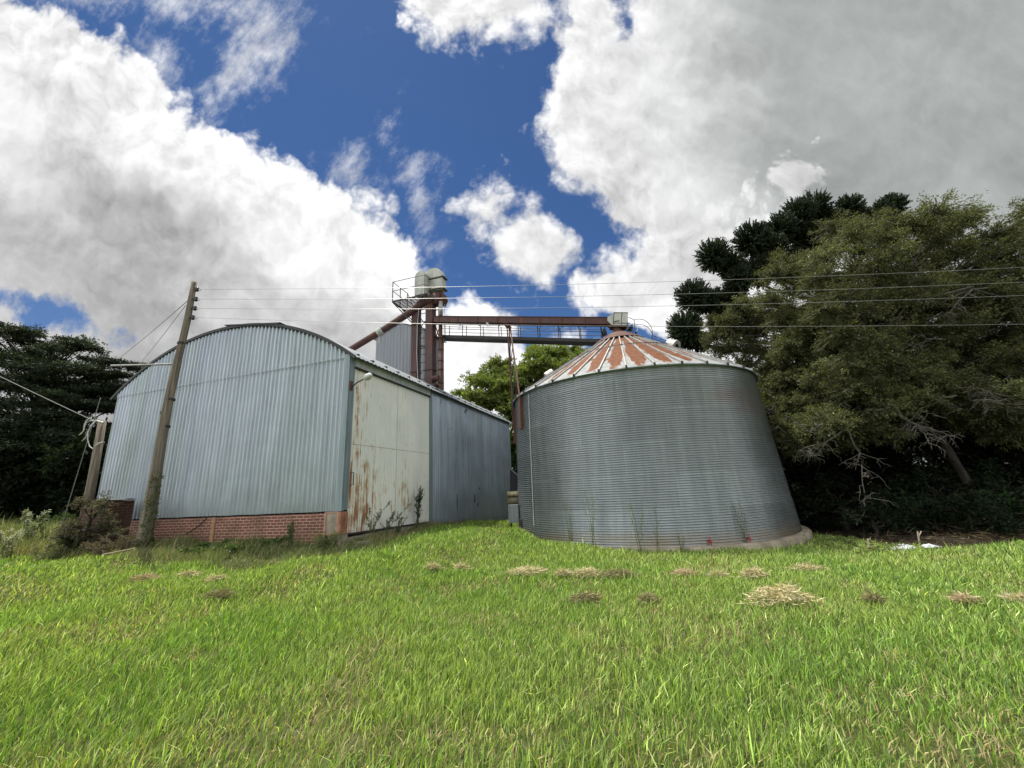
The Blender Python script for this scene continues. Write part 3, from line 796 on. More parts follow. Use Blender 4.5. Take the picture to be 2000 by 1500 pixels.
# foundation ring
m = MB(); n_ = 96
prof = [(SR + .19, -.35), (SR + .19, .085), (SR + .15, SZ0 - .005), (SR - .05, SZ0 - .005)]
vs = []; fs = []
for r, z in prof:
    for k in range(n_):
        t = 2 * math.pi * k / n_; q = 1 + .012 * (vnoise(t * 5, 0., 1., 9) - .5); vs.append((SCX + r * q * math.cos(t), SCY + r * q * math.sin(t), z))
for i in range(len(prof) - 1):
    for k in range(n_): fs.append((i * n_ + k, i * n_ + (k + 1) % n_, (i + 1) * n_ + (k + 1) % n_, (i + 1) * n_ + k))
m.add(vs, fs); m.build('foundation_ring', M['foot'], silo, True)
def wall_pt(px, py, off=0.):
    d = ray(px, py); a = d[0] ** 2 + d[1] ** 2; b = -(d[0] * SCX + d[1] * SCY); c = SCX ** 2 + SCY ** 2 - (SR + off) ** 2
    D = b * b - a * c
    t = (-b - math.sqrt(max(D, 0))) / a
    return CAM + d * t
def wall_box(t, z0, z1, w, dep, name, mat):
    c, s_ = math.cos(t), math.sin(t)
    m = MB(); m.box((SCX + c * (SR + dep / 2 + .004), SCY + s_ * (SR + dep / 2 + .004), (z0 + z1) / 2), (c * dep / 2, s_ * dep / 2, 0), (-s_ * w / 2, c * w / 2, 0), (0, 0, (z1 - z0) / 2))
    return m.build(name, mat, silo)
q1 = wall_pt(1018, 800); t1 = math.atan2(q1[1] - SCY, q1[0] - SCX)
q2 = wall_pt(1004, 810); t2 = math.atan2(q2[1] - SCY, q2[0] - SCX) - .03
wall_box(t1, 3.35, 4.42, .17, .09, 'mast_bracket', M['rusty'])
wall_box(t2, 3.05, 4.36, .17, .10, 'mast_bracket', M['rusty'])
q3 = wall_pt(1040, 900); t3 = math.atan2(q3[1] - SCY, q3[0] - SCX)
m = MB(); c, s_ = math.cos(t3), math.sin(t3)
m.tube([(SCX + c * (SR + .03), SCY + s_ * (SR + .03), z) for z in np.linspace(.5, 4.35, 12)], .011, 5); m.build('level_cable', M['cable'], silo)
q4 = wall_pt(1021, 1003); t4 = math.atan2(q4[1] - SCY, q4[0] - SCX)
wall_box(t4, .26, .62, .25, .05, 'hatch', M['darkmetal'])
for px in (1377, 1450):
    q = wall_pt(px, 1062); t = math.atan2(q[1] - SCY, q[0] - SCX); c, s_ = math.cos(t), math.sin(t)
    m = MB(); m.tube([(SCX + c * (SR + .06), SCY + s_ * (SR + .06), z) for z in (.03, .3)], .012, 6); m.box((SCX + c * (SR + .04), SCY + s_ * (SR + .04), .2), (c * .04, s_ * .04, 0), (-s_ * .03, c * .03, 0), (0, 0, .012))
    m.build('anchor_rod', M['redrod'], silo)

def sway(p):
    """the old bin has settled: a little wider at the foot and off plumb"""
    p = np.array(p, float); k = np.clip((p[..., 2] - SZ0) / (SZ1 - SZ0), -.1, 1.0)
    f = 1.03 - .058 * k
    p[..., 0] = SCX + (p[..., 0] - SCX) * f + .05 - .12 * k; p[..., 1] = SCY + (p[..., 1] - SCY) * f
    return p
def sway_tree(o):
    for c in o.children:
        if c.type == 'MESH':
            base = wloc(c); n_ = len(c.data.vertices); a_ = np.empty(n_ * 3, np.float32); c.data.vertices.foreach_get('co', a_)
            v_ = sway(a_.reshape(-1, 3) + base) - base; c.data.vertices.foreach_set('co', np.ascontiguousarray(v_, np.float32).ravel()); c.data.update()
        sway_tree(c)
sway_tree(silo)

# air pipe and fan between barn and silo
ap = thing('air_duct', 'dull yellow double pipe running from the barn wall to the silo', 'pipe', (.25, 13.9, .9))
yq = 13.6
pA = at(991, 965, yq); pB = at(1030, 963, yq); e_ = (pB - pA)
m = MB(); m.tube([pA, pA + e_ * .9], .085, 14); m.build('upper_pipe', M['yellow'], ap, True)
pA2 = at(991, 980, yq); m = MB(); m.tube([pA2, pA2 + e_ * .9], .15, 16); m.build('lower_pipe', M['olivepipe'], ap, True)
m = MB()
for k in (.06, .3): m.tube([pA + e_ * k - UP * .05 + e_ * 0, pA + e_ * (k + .03) - UP * .05], .10, 14)
m.tube([pA + e_ * .1 - UP * .14, pA + e_ * .12 + UP * (h1(.2, yq) - pA[2] - .05)], .03, 6)
m.build('pipe_clamp', M['darkmetal'], ap)
fz = at(1003, 1003, 13.2)
fb = thing('fan_housing', 'small grey metal fan box at the foot of the silo beside the barn', 'fan box', (fz[0], fz[1], fz[2] - .27))
m = MB(); m.box(fz, (.16, 0, 0), (0, .15, 0), (0, 0, .27)); m.build('casing', M['fan'], fb)
m = MB(); m.box(fz + np.array([0, -.153, 0]), (.13, 0, 0), (0, .006, 0), (0, 0, .24)); m.build('front_plate', M['fan'], fb)
m = MB(); m.box(fz + np.array([.20, .02, -.03]), (.035, 0, 0), (0, .1, 0), (0, 0, .25)); m.build('outlet_flange', M['darkmetal'], fb)
m = MB(); k0 = at(996, 915, 16.5); k1 = at(1013, 930, 16.5); k2 = at(1016, 962, 16.5); k3 = at(996, 962, 16.5)
m.prism([k0, k1, k2 - UP * .3, k3 - UP * .3], (0, .6, 0)); 
hood = thing('sheet_hood', 'black sloping sheet metal hood in the gap between barn and silo', 'hood', (k3[0], k3[1], k3[2] - .3))
m.build('hood_side', M['edge'], hood); m = MB(); m.bar(k0 - np.array([0, .02, 0]), k1 - np.array([0, .02, 0]), .05); m.build('hood_rim', M['fan'], hood)
m = MB(); m.box((k0 + k1) / 2 * np.array([1, 1, 0]) + np.array([.05, .5, .35]), (.05, 0, 0), (0, .05, 0), (0, 0, .5)); m.build('hood_post', M['edge'], hood)

# ------------------------------------------------------------------ clad tower behind the barn roof
NT_ = SD[:3]
TB = at(735, 720, 18.6)
def tb(px, py, off=0.): return on_plane(px, py, TB + SD * off, SD)
L_ = tb(735, 660); Rr = tb(829, 652)
bw = float((Rr - L_) @ (-WD)); bz = L_[2]; bd = 2.0
tower = thing('clad_tower', 'tall narrow tower clad in blue grey metal sheets rising behind the barn roof', 'tower', (L_[0], L_[1], .4))
def TBp(u, z, d): return np.array([L_[0], L_[1], 0]) - WD * u + SD * d + UP * z
rz = .22
m = MB()
# four ribbed walls
def rib_wall(fn, ln, nr, ztop, flip=False):
    us = np.linspace(0, ln, nr * 4 + 1)
    V, F = grid(lambda u, t: fn(u, .4 + (ztop(u) - .4) * t, .02 * (np.abs((u / ln * nr) % 1 - .5) < .18)), us, np.array([0, .5, 1.]))
    return V, F[:, ::-1] if flip else F
ztf = lambda u: bz + .55 * (1 - np.abs(u - bw / 2) / (bw / 2))
zts = lambda u: bz + 0 * u
parts_ = []
b3 = np.array([L_[0], L_[1], 0])
parts_.append(rib_wall(lambda u, z, r: b3 - WD * u[:, None] - SD * r[:, None] + UP * z[:, None], bw, 15, ztf))
parts_.append(rib_wall(lambda u, z, r: b3 - WD * bw + SD * u[:, None] - WD * r[:, None] + UP * z[:, None], bd, 12, zts))
parts_.append(rib_wall(lambda u, z, r: b3 + SD * u[:, None] + WD * r[:, None] + UP * z[:, None], bd, 12, zts))
parts_.append(rib_wall(lambda u, z, r: b3 + SD * bd - WD * u[:, None] + SD * r[:, None] + UP * z[:, None], bw, 15, ztf))
Vs = []; Fs = []; k = 0
for V, F in parts_: Vs.append(V); Fs.append(F + k); k += len(V)
np_mesh('tower_wall', np.concatenate(Vs), np.concatenate(Fs), M['clad'], tower)
m = MB()
for sg in (0, 1):
    e0 = TBp(-.16 if sg == 0 else bw + .16, bz - .06, -.06); r0 = TBp(bw / 2, bz + .57, -.06)
    m.prism([e0, r0, r0 + UP * .03, e0 + UP * .03], SD * (bd + .12))
m.build('tower_roof', M['trim'], tower)

# ------------------------------------------------------------------ bucket elevator
TP = at(838, 700, 15.7)
def tp(px, py, off=0.): return on_plane(px, py, TP + SD * off, SD)
el = thing('bucket_elevator', 'rust brown twin leg bucket elevator with a rounded grey zinc head', 'elevator', (TP[0], TP[1], .3))
RT = -WD
def leg(x0, x1, ytop, name='elevator_leg'):
    a = tp(x0, ytop); b = tp(x1, ytop); w = (b - a) @ RT; c = (a + b) / 2
    # vertical box with flanged joints
    e = MB(); top = c[2]
    e.box((c[0], c[1], (top + .3) / 2), RT * w / 2, SD * .17, UP * (top - .3) / 2)
    o = e.build(name, M['maroon'], el)
    e = MB()
    for z in np.arange(1.9, top - .3, 2.1): e.cut(); e.box((c[0], c[1], z + .36), RT * (w / 2 + .035), SD * .205, UP * .018)
    e.build('flange', M['maroon'], o)
    return c, w
c1, w1 = leg(808, 819, 600); c2, w2 = leg(835, 848, 585)
# zinc head: a narrow hood in front on the left, a wide one behind on the right
def hood_(px0, px1, ytop, ybot, off, depth, name, parent):
    a = tp(px0, ybot, off); b = tp(px1, ybot, off); w = (b - a) @ RT; zt = tp((px0 + px1) / 2, ytop, off)[2]; zb = a[2]
    r = w / 2; c = (a + b) / 2
    rr = min(r, zt - zb)
    poly = [a * 1, *[c + RT * (-r * math.cos(t)) + UP * (zt - rr - c[2] + rr * math.sin(t)) for t in np.linspace(0, math.pi, 15)], b * 1]
    poly[-1][2] = zb
    m = MB(); m.prism(poly, SD * depth)
    return m.build(name, M['head'], parent), a, b, w, zt, zb
hA = hood_(809.5, 832, 529, 577, -.32, .50, 'front_hood', el)
hB = hood_(826, 864, 523.5, 572, -.06, .34, 'rear_hood', el)
m = MB()
for yy in (541, 563): 
    a = tp(837, yy + 1, -.11); b = tp(865, yy, -.11); z = (a[2] + b[2]) / 2; m.cut()
    m.box(np.array([(a[0] + b[0]) / 2, (a[1] + b[1]) / 2, z]) + SD * .215, RT * (((b - a) @ RT) / 2 + .02), SD * .20, UP * .025)
m.build('hood_band', M['darkmetal'], hB[0])
m = MB()  # tapering throat under the rear hood
a = tp(846, 571, .0); b = tp(864, 571, .0); c = tp(848, 586, .0); d = tp(866, 580, .0)
m.prism([a, b, d, tp(860, 592), c], SD * .45); m.build('throat', M['rusty'], el)
m = MB(); m.tube([tp(852, 574, -.02), tp(852, 594, -.02)], [.2, .15], 12); m.build('outlet_spout', M['maroon'], el, True)
m = MB(); m.tube([tp(843, 583, -.15), tp(825, 591, -.17), tp(806, 607, -.2), tp(752, 642, -.4), tp(676, 688, -.75), tp(640, 710, -.95)], [.2, .19, .15, .14, .14, .14], 12)
sp = m.build('grain_spout', M['maroon'], el, True)
m = MB()
q = tp(742, 648, -.44); dq = tp(752, 642, -.4) - tp(735, 652.4, -.47); dq /= np.linalg.norm(dq)
m.tube([q - dq * .13, q + dq * .13], .19, 10); m.box(q - UP * .25, RT * .03, SD * .03, UP * .28); m.build('spout_collar', M['head'], sp)
# pipe on the right
m = MB(); pt = tp(859, 590, .05); pb = tp(862, 757, .05); pt[:2] = pb[:2] = (tp(860.5, 650, .05))[:2]
m.tube([pt, np.array([pt[0], pt[1], tp(860, 618, .05)[2]])], .10, 12); m.build('zinc_pipe', M['pipe_zinc'], el, True)
m = MB(); m.tube([np.array([pt[0], pt[1], tp(860, 618, .05)[2]]), np.array([pt[0], pt[1], .35])], .085, 12)
for yy in (625, 660, 683, 705, 722, 748): 
    z = tp(860, yy, .05)[2]; m.tube([np.array([pt[0], pt[1], z - .025]), np.array([pt[0], pt[1], z + .025])], .115, 12)
m.build('drop_pipe', M['rusty'], el, True)
m = MB(); m.tube([tp(845, 740, -.2) , tp(857, 738, -.2)], .13, 12); m.box(tp(843, 755, -.05), RT * .3, SD * .25, UP * .04); m.build('boot_motor', M['maroon'], el)
# ladder and cross braces between the legs
lad = thing('ladder', None, None); lad.parent = el; lad.location = Vector(c1) - Vector(wloc(el))
m = MB()
xL, xR = tp(820, 660, -.1), tp(836, 660, -.1)
ztop = tp(828, 612, -.1)[2]
for q in (xL, xR): m.cut(); m.tube([np.array([q[0], q[1], .5]), np.array([q[0], q[1], ztop + .3])], .018, 5)
m.build('ladder_rail', M['darkmetal'], lad)
m = MB()
for yy in np.arange(612, 800, 16):
    z = tp(828, yy, -.1)[2]; m.cut(); m.tube([np.array([xL[0], xL[1], z]), np.array([xR[0], xR[1], z])], .015, 5)
m.build('rung', M['darkmetal'], lad)
m = MB()
for (a, b) in (((820, 620), (836, 640)), ((820, 640), (836, 622)), ((849, 664), (858, 640)), ((848, 628), (858, 660)), ((824, 648), (820, 655)), ((822, 600), (848, 600)), ((849, 606), (856, 605)), ((820, 681), (846, 676)), ((808, 676), (850, 675))):
    m.tube([tp(*a, .08), tp(*b, .08)], .022, 5)
m.build('cross_brace', M['darkmetal'], el)
m = MB(); m.tube([tp(818, 600, -.25), tp(815, 640, -.25), tp(814, 690, -.25), tp(816, 740, -.25)], .012, 5); m.cut(); m.tube([tp(868, 574, .3), tp(867, 660, .3), tp(866.5, 730, .3)], .01, 4); m.build('hanging_cable', M['cable'], el)
# inspection platform with railing
pl = thing('platform', None, None); pl.parent = el
FL = tp(766.5, 587, -.62); FR = tp(830, 576, -.62); FR[2] = FL[2] = (FL[2] + FR[2]) / 2
pl.location = Vector(FL) - Vector(wloc(el))
dpt = SD * 1.15; wv = FR - FL
m = MB()
for k in range(13): m.bar(FL + dpt * (k / 12), FR + dpt * (k / 12), .02, .03)
for k in range(9): m.bar(FL + wv * (k / 8), FL + wv * (k / 8) + dpt, .016, .025)
m.build('grating', M['darkmetal'], pl)
m = MB()
for a, b in ((FL, FR), (FL, FL + dpt), (FR, FR + dpt), (FL + dpt, FR + dpt)): m.bar(a - UP * .03, b - UP * .03, .04, .07)
for a in (FL, FL + dpt * .5): m.bar(a - UP * .04, a + wv * .68 - UP * 1.3, .04)
m.build('platform_frame', M['darkmetal'], pl)
m = MB(); hr = .92
for a in (FL, FR, FL + dpt, FL + wv * 0 + dpt * .5): m.bar(a, a + UP * hr, .03)
for hh in (hr, hr * .52):
    m.tube([FL + dpt + UP * hh, FL + UP * hh, FR + UP * hh, FR + dpt * .4 + UP * hh], .016, 5)
m.tube([FL + dpt + UP * hr, FL + wv * .25 + dpt], .016, 5)
m.build('railing', M['darkmetal'], pl)

# ------------------------------------------------------------------ conveyor between elevator and silo
cv0 = tp(851, 626, -.05); cv1 = np.array([SCX - .14, SCY - .0, 7.33])
con = thing('conveyor_bridge', 'long rust brown grain conveyor with a railed walkway from elevator to silo top', 'conveyor', (cv0[0], cv0[1], cv0[2] - .9))
cd_ = (cv1 - cv0); cl_ = np.linalg.norm(cd_); cu = cd_ / cl_; cs = np.cross(cu, UP); cs /= np.linalg.norm(cs)  # cs points to the lawn
if cs[1] > 0: cs = -cs
cup = np.cross(cs, cu); cup = cup if cup[2] > 0 else -cup
m = MB(); m.box((cv0 + cv1) / 2, cu * cl_ / 2, cs * .16, cup * .125); 
tr = m.build('trough', M['maroon'], con)
m = MB()
m.box((cv0 + cv1) / 2 + cup * .135, cu * cl_ / 2, cs * .185, cup * .008)
for k in np.linspace(.03, .97, 9): m.box(cv0 + cd_ * k, cu * .02, cs * .18, cup * .15)
m.build('trough_cover', M['rusty'], tr)
m = MB()   # torn wrapping hanging off
q = cv0 + cd_ * .33 - cup * .13 + cs * .15
for k in range(5): m.tube([q + cu * random.uniform(-.08, .08), q + cu * random.uniform(-.1, .1) - UP * random.uniform(.1, .25)], [.03, .008], 5)
m.build('rag', M['cable'], tr)
wk0 = tp(858, 657, .25); wk1 = P(1188, 666, .15)
wd_ = wk1 - wk0; wl = np.linalg.norm(wd_); wu = wd_ / wl
m = MB(); 
for s_ in (-.28, .14): m.cut(); m.bar(wk0 - cs * (.28 + s_), wk1 - cs * (.28 + s_), .05, .13)
wk = m.build('walkway_beam', M['darkmetal'], con)
m = MB(); m.box((wk0 + wk1) / 2 - cs * .21 - UP * .05, wu * wl / 2, cs * .20, UP * .012); m.build('walkway_floor', M['darkmetal'], con)
m = MB()
npst = 9
for k in range(npst):
    f = .04 + .93 * k / (npst - 1)
    for s_ in (0, .42):
        a = wk0 + wd_ * f - cs * s_; m.bar(a, a + UP * .66 + wu * random.uniform(-.03, .03), .028)
for s_ in (0, .42):
    for hh in (.36, .62): m.tube([wk0 - cs * s_ + UP * hh, wk0 + wd_ * .5 - cs * s_ + UP * (hh - .02), wk1 - cs * s_ + UP * hh], .013, 5)
m.build('walkway_railing', M['darkmetal'], con)
# discharge box over the silo
bx = thing('discharge_box', None, None); bx.parent = con; bx.location = Vector(cv1) - Vector(wloc(con))
m = MB()
ctr = cv1 + cu * .12
poly = [ctr - cu * .38 - cup * .02, ctr - cu * .38 + cup * .11, ctr - cu * .16 + cup * .28, ctr + cu * .32 + cup * .28, ctr + cu * .36 - cup * .08, ctr + cu * .30 - cup * .2, ctr - cu * .2 - cup * .2]
m.prism([p + cs * .24 for p in poly], -cs * .48); m.build('box_shell', M['head'], bx)
m = MB()
for q in (-.16, .12): m.cut(); m.box(ctr + cu * q + cup * .04 + cs * .243, cu * .010, cs * .006, cup * .23)
m.box(ctr + cu * .08 + cup * .285, cu * .25, cs * .25, cup * .012); m.box(ctr + cu * .14 - cup * .12 + cs * .243, cu * .3, cs * .006, cup * .012)
m.build('box_seam', M['darkmetal'], bx)
m = MB(); m.prism([ctr + cu * .34 - cup * .09 + cs * .2, ctr + cu * .30 - cup * .24 + cs * .2, ctr - cu * .3 - cup * .24 + cs * .2, ctr - cu * .3 - cup * .12 + cs * .2], -cs * .4); m.build('box_hopper', M['rusty'], bx)
# lattice mast that props the conveyor off the silo
mt = cv0 + cd_ * ((0.) if False else .385)
for f in np.linspace(.2, .6, 81):
    if project(cv0 + cd_ * f)[0] > 991: mt = cv0 + cd_ * f; break
b1 = np.array([SCX + math.cos(t1) * (SR + .05), SCY + math.sin(t1) * (SR + .05), 4.2]); b2 = np.array([SCX + math.cos(t2) * (SR + .06), SCY + math.sin(t2) * (SR + .06), 3.7])
b1, b2 = sway(b1), sway(b2)
b3_ = b2 + np.array([-.05, .5, 0])
tops = [mt + cu * .06 - cs * .05, mt - cu * .02 + cs * .1, mt - cu * .02 - cs * .25]
m = MB()
for a, b in zip(tops, (b1, b2, b3_)): m.cut(); m.bar(a, b, .05)
m.build('mast_leg', M['rusty'], con)
m = MB()
for k, kk in ((.25, .35), (.35, .5), (.5, .62), (.62, .78), (.78, .9)):
    m.tube([tops[0] * (1 - k) + b1 * k, tops[1] * (1 - kk) + b2 * kk], .016, 5); m.tube([tops[1] * (1 - k) + b2 * k, tops[2] * (1 - kk) + b3_ * kk], .016, 5)
m.build('mast_lacing', M['darkmetal'], con)
m = MB(); m.box(mt - cup * .17, cu * .1, cs * .3, cup * .03); m.build('mast_head', M['rusty'], con)

# ------------------------------------------------------------------ poles and wires
pb_ = on_ground(272, 1079); Yp = 10.3
pb_ = at(274, 1075, Yp); pb_[2] = h1(pb_[0], pb_[1]); ptop = at(378, 551, Yp)
pole = thing('utility_pole', 'tall weathered wooden utility pole standing in front of the barn gable', 'pole', pb_)
m = MB(); n_ = 14
pts = [pb_ * (1 - t) + ptop * t + np.array([.02 * math.sin(t * 9), .02 * math.cos(t * 7), 0]) for t in np.linspace(-.03, 1, n_)]
m.tube(pts, list(np.interp(np.linspace(0, 1, n_), [0, .12, .35, 1], [.17, .15, .115, .072])), 14, wob=.05)
m.build('pole_shaft', M['wood'], pole, True)
ins_px = [(385, 565), (383, 584), (381, 602), (377, 620)]
ins = []
for px, py in ins_px:
    p = at(px, py, Yp); ins.append(p)
    e = thing('insulator', None, None); e.parent = pole; e.location = Vector(p) - Vector(wloc(pole))
    m = MB(); m.bar(p - np.array([.17, 0, .0]), p, .035, .05); m.build('bracket_arm', M['darkmetal'], e)
    m = MB(); m.tube([p - UP * .07, p - UP * .04, p, p + UP * .035, p + UP * .06], [.025, .05, .032, .05, .03], 10); m.build('porcelain', M['black'], e, True)
    m = MB(); m.tube([p, p + np.array([.05, 0, -.06]), p + np.array([.12, 0, -.03])], .008, 4); m.build('tail_wire', M['black'], e)
a0 = at(343, 712, Yp); a1 = at(217, 714, Yp)
m = MB(); m.tube([a0 + np.array([.1, -.02, 0]), a1], .027, 8); m.build('steel_arm', M['pipe_zinc'], pole, True)
m = MB()
for t in (.42, .52, .74): 
    q = pb_ * (1 - t) + ptop * t; m.cut(); m.tube([q - UP * .03, q + UP * .03], [np.interp(t, [.35, 1], [.122, .08])] * 2, 12)
m.cut(); m.box(pb_ * .53 + ptop * .47 + np.array([-.10, -.05, 0]), (.03, 0, 0), (0, .03, 0), (0, 0, .05))
m.build('steel_band', M['darkmetal'], pole)
ends = [(2000, 522), (2000, 551), (2000, 577), (2000, 633)]
nm = ['topmost', 'second from the top', 'third from the top', 'lowest']
for p, (ex, ey), k in zip(ins, ends, nm):
    q = at(ex, ey, 9.6); dq = q - p
    pts = []
    for t in np.linspace(0, 1, 40):
        pts.append(p + dq * t - UP * (.62 * t * (1 - t)))
    for t in np.linspace(1.1, 3., 10): pts.append(p + dq * t + UP * .62 * (t - 1) * .55 * t)
    w_ = MB(); w_.tube(pts, .0052, 5, False)
    o = w_.build('power_line', M['wire']); tag(o, f'{k} of the four thin wires running right from the tall pole', 'wire', 'wires from the tall pole')
for k, (s_, e_, Ye, rr_) in enumerate((((366, 588), (228, 703), 26, .012), ((363, 596), (272, 712), 26, .009))):
    p = at(*s_, Yp); q = at(*e_, Ye); q = p + (q - p) * 1.05
    w_ = MB(); w_.tube([p + (q - p) * t - UP * .25 * t * (1 - t) for t in np.linspace(0, 1, 14)], rr_, 5, False)
    tag(w_.build('stay_wire', M['wire']), ['upper wire slanting left from the tall pole to the far trees', 'lower fainter wire slanting left from the tall pole behind the barn roof'][k], 'wire', 'wires slanting back from the pole')
Ys = 10.9
sb = at(176, 985, Ys); stp = at(200, 823, Ys); sb[2] = h1(sb[0], sb[1]) ; sb[0] = stp[0] + .12
post = thing('short_post', 'short weathered wooden post left of the barn with looped cables at its head', 'post', sb)
m = MB(); m.tube([sb - UP * .1, sb * .5 + stp * .5 + np.array([.01, 0, 0]), stp], [.125, .105, .09], 12, wob=.05); m.build('post_shaft', M['wood'], post, True)
m = MB()
for (a, b) in (((188, 822), (202, 826)), ((190, 867), (203, 864))): m.cut(); m.tube([at(*a, Ys - .13), at(*b, Ys - .13)], .03, 8)
m.build('clamp', M['pipe_zinc'], post)
m = MB()
loops = [[(176, 816), (168, 822), (164, 840), (158, 848), (154, 850), (163, 842), (165, 828), (175, 822), (187, 821)],
         [(188, 820), (178, 830), (172, 845), (171, 858), (175, 872), (182, 877), (187, 870), (194, 866)],
         [(187, 822), (176, 835), (167, 855), (160, 862)]]
for L in loops: m.cut(); m.tube([at(x, y, Ys - .15) for x, y in L], .012, 6)
m.build('looped_cable', M['cable'], post, True)
m = MB(); q0 = at(-420, 520, 9.0); q1 = at(186, 823, Ys - .12)
m.tube([q0 + (q1 - q0) * t - UP * .3 * t * (1 - t) for t in np.linspace(0, 1, 24)], .0085, 5, False)
tag(m.build('service_cable', M['greycable']), 'pale sagging cable running from the short post out to the left', 'cable')
m = MB(); q0 = at(194, 785, Ys - .3); q1 = at(123, 1003, Ys + 1.2); q1[2] = h1(q1[0], q1[1]); 
q0 = at(196, 778, Ys + .0)
m.tube([q0, q1], .010, 5); tag(m.build('guy_wire', M['wire']), 'thin taut stay wire running down to the ground left of the short post', 'wire')
# brick stub wall
bp_l = at(158, 1000, 10.75); bp_r = at(208, 1000, 10.55); gz = min(h1(bp_l[0], bp_l[1]), h1(bp_r[0], bp_r[1])) - .1
zt = at(206, 979, 10.55)[2]
stub = thing('brick_stub', 'dark crumbling brick stub wall half hidden by scrub at the barn corner', 'brick wall', ((bp_l[0] + bp_r[0]) / 2, (bp_l[1] + bp_r[1]) / 2, gz))
ax_ = (bp_r - bp_l); ax_[2] = 0; axl = np.linalg.norm(ax_); ax_ /= axl; ay_ = np.array([-ax_[1], ax_[0], 0])
m = MB(); m.box((bp_l + bp_r) / 2 * np.array([1, 1, 0]) + ay_ * .30 + UP * (zt + gz) / 2, ax_ * axl / 2, ay_ * .30, UP * (zt - gz) / 2); m.build('brickwork', M['darkbrick'], stub)
m = MB(); m.prism([bp_l * np.array([1, 1, 0]) - ay_ * .03 - ax_ * .03 + UP * (zt + .0), bp_r * np.array([1, 1, 0]) - ay_ * .03 + ax_ * .04 + UP * (zt + .02), bp_r * np.array([1, 1, 0]) - ay_ * .03 - ax_ * .15 + UP * (zt + .055), bp_l * np.array([1, 1, 0]) - ay_ * .03 + UP * (zt + .04)], ay_ * .66); m.build('capping', M['edge'], stub)

# ------------------------------------------------------------------ plants
def unit(v): return v / (np.linalg.norm(v, axis=-1, keepdims=True) + 1e-9)
def rdir(n): return unit(rng.normal(size=(n, 3)))
def leaf_arrays(P, D, L, W, tint):
    n = len(P); D = unit(D); sd = unit(np.cross(D, rdir(n)))
    L = np.broadcast_to(np.asarray(L, float), (n,))[:, None]; W = np.broadcast_to(np.asarray(W, float), (n,))[:, None]
    mid = P + D * L * .45
    V = np.stack([P, mid + sd * W / 2, P + D * L, mid - sd * W / 2], 1).reshape(-1, 3)
    F = np.arange(4 * n).reshape(-1, 4)
    return V, F, np.repeat(tint, 4, 0)
def tubes_arrays(paths, n=5):
    Vs = []; Fs = []; k = 0
    for pts, rad in paths:
        pts = np.asarray(pts, float); rad = np.asarray(rad, float)
        d = np.gradient(pts, axis=0); d = unit(d)
        x = unit(np.cross(d, np.array([.31, .2, .93]) + 0 * d)); y = np.cross(d, x)
        t = 2 * np.pi * np.arange(n) / n
        V = pts[:, None] + rad[:, None, None] * (np.cos(t)[None, :, None] * x[:, None] + np.sin(t)[None, :, None] * y[:, None])
        i = np.arange(len(pts) - 1)[:, None] * n; j = np.arange(n)[None]
        F = np.stack([i + j, i + (j + 1) % n, i + n + (j + 1) % n, i + n + j], -1).reshape(-1, 4)
        Vs.append(V.reshape(-1, 3)); Fs.append(F + k); k += len(V) * n
    return np.concatenate(Vs), np.concatenate(Fs)
def bez(a, b, sag=0., k=8, jit=.0, mid=None):
    a = np.asarray(a, float); b = np.asarray(b, float)
    c = (a + b) / 2 + np.array([0, 0, sag]) if mid is None else np.asarray(mid, float)
    t = np.linspace(0, 1, k)[:, None]
    p = a * (1 - t) ** 2 + 2 * c * t * (1 - t) + b * t ** 2
    if jit: p[1:-1] += rng.normal(size=(k - 2, 3)) * jit
    return p
def tint_of(n, base, spread=.25, warm=None, wf=.2):
    t = np.asarray(base)[None] * np.exp(rng.normal(size=(n, 1)) * spread)
    if warm is not None:
        q = rng.random((n, 1)) < wf
        t = np.where(q, np.asarray(warm)[None] * np.exp(rng.normal(size=(n, 1)) * spread), t)
    return t

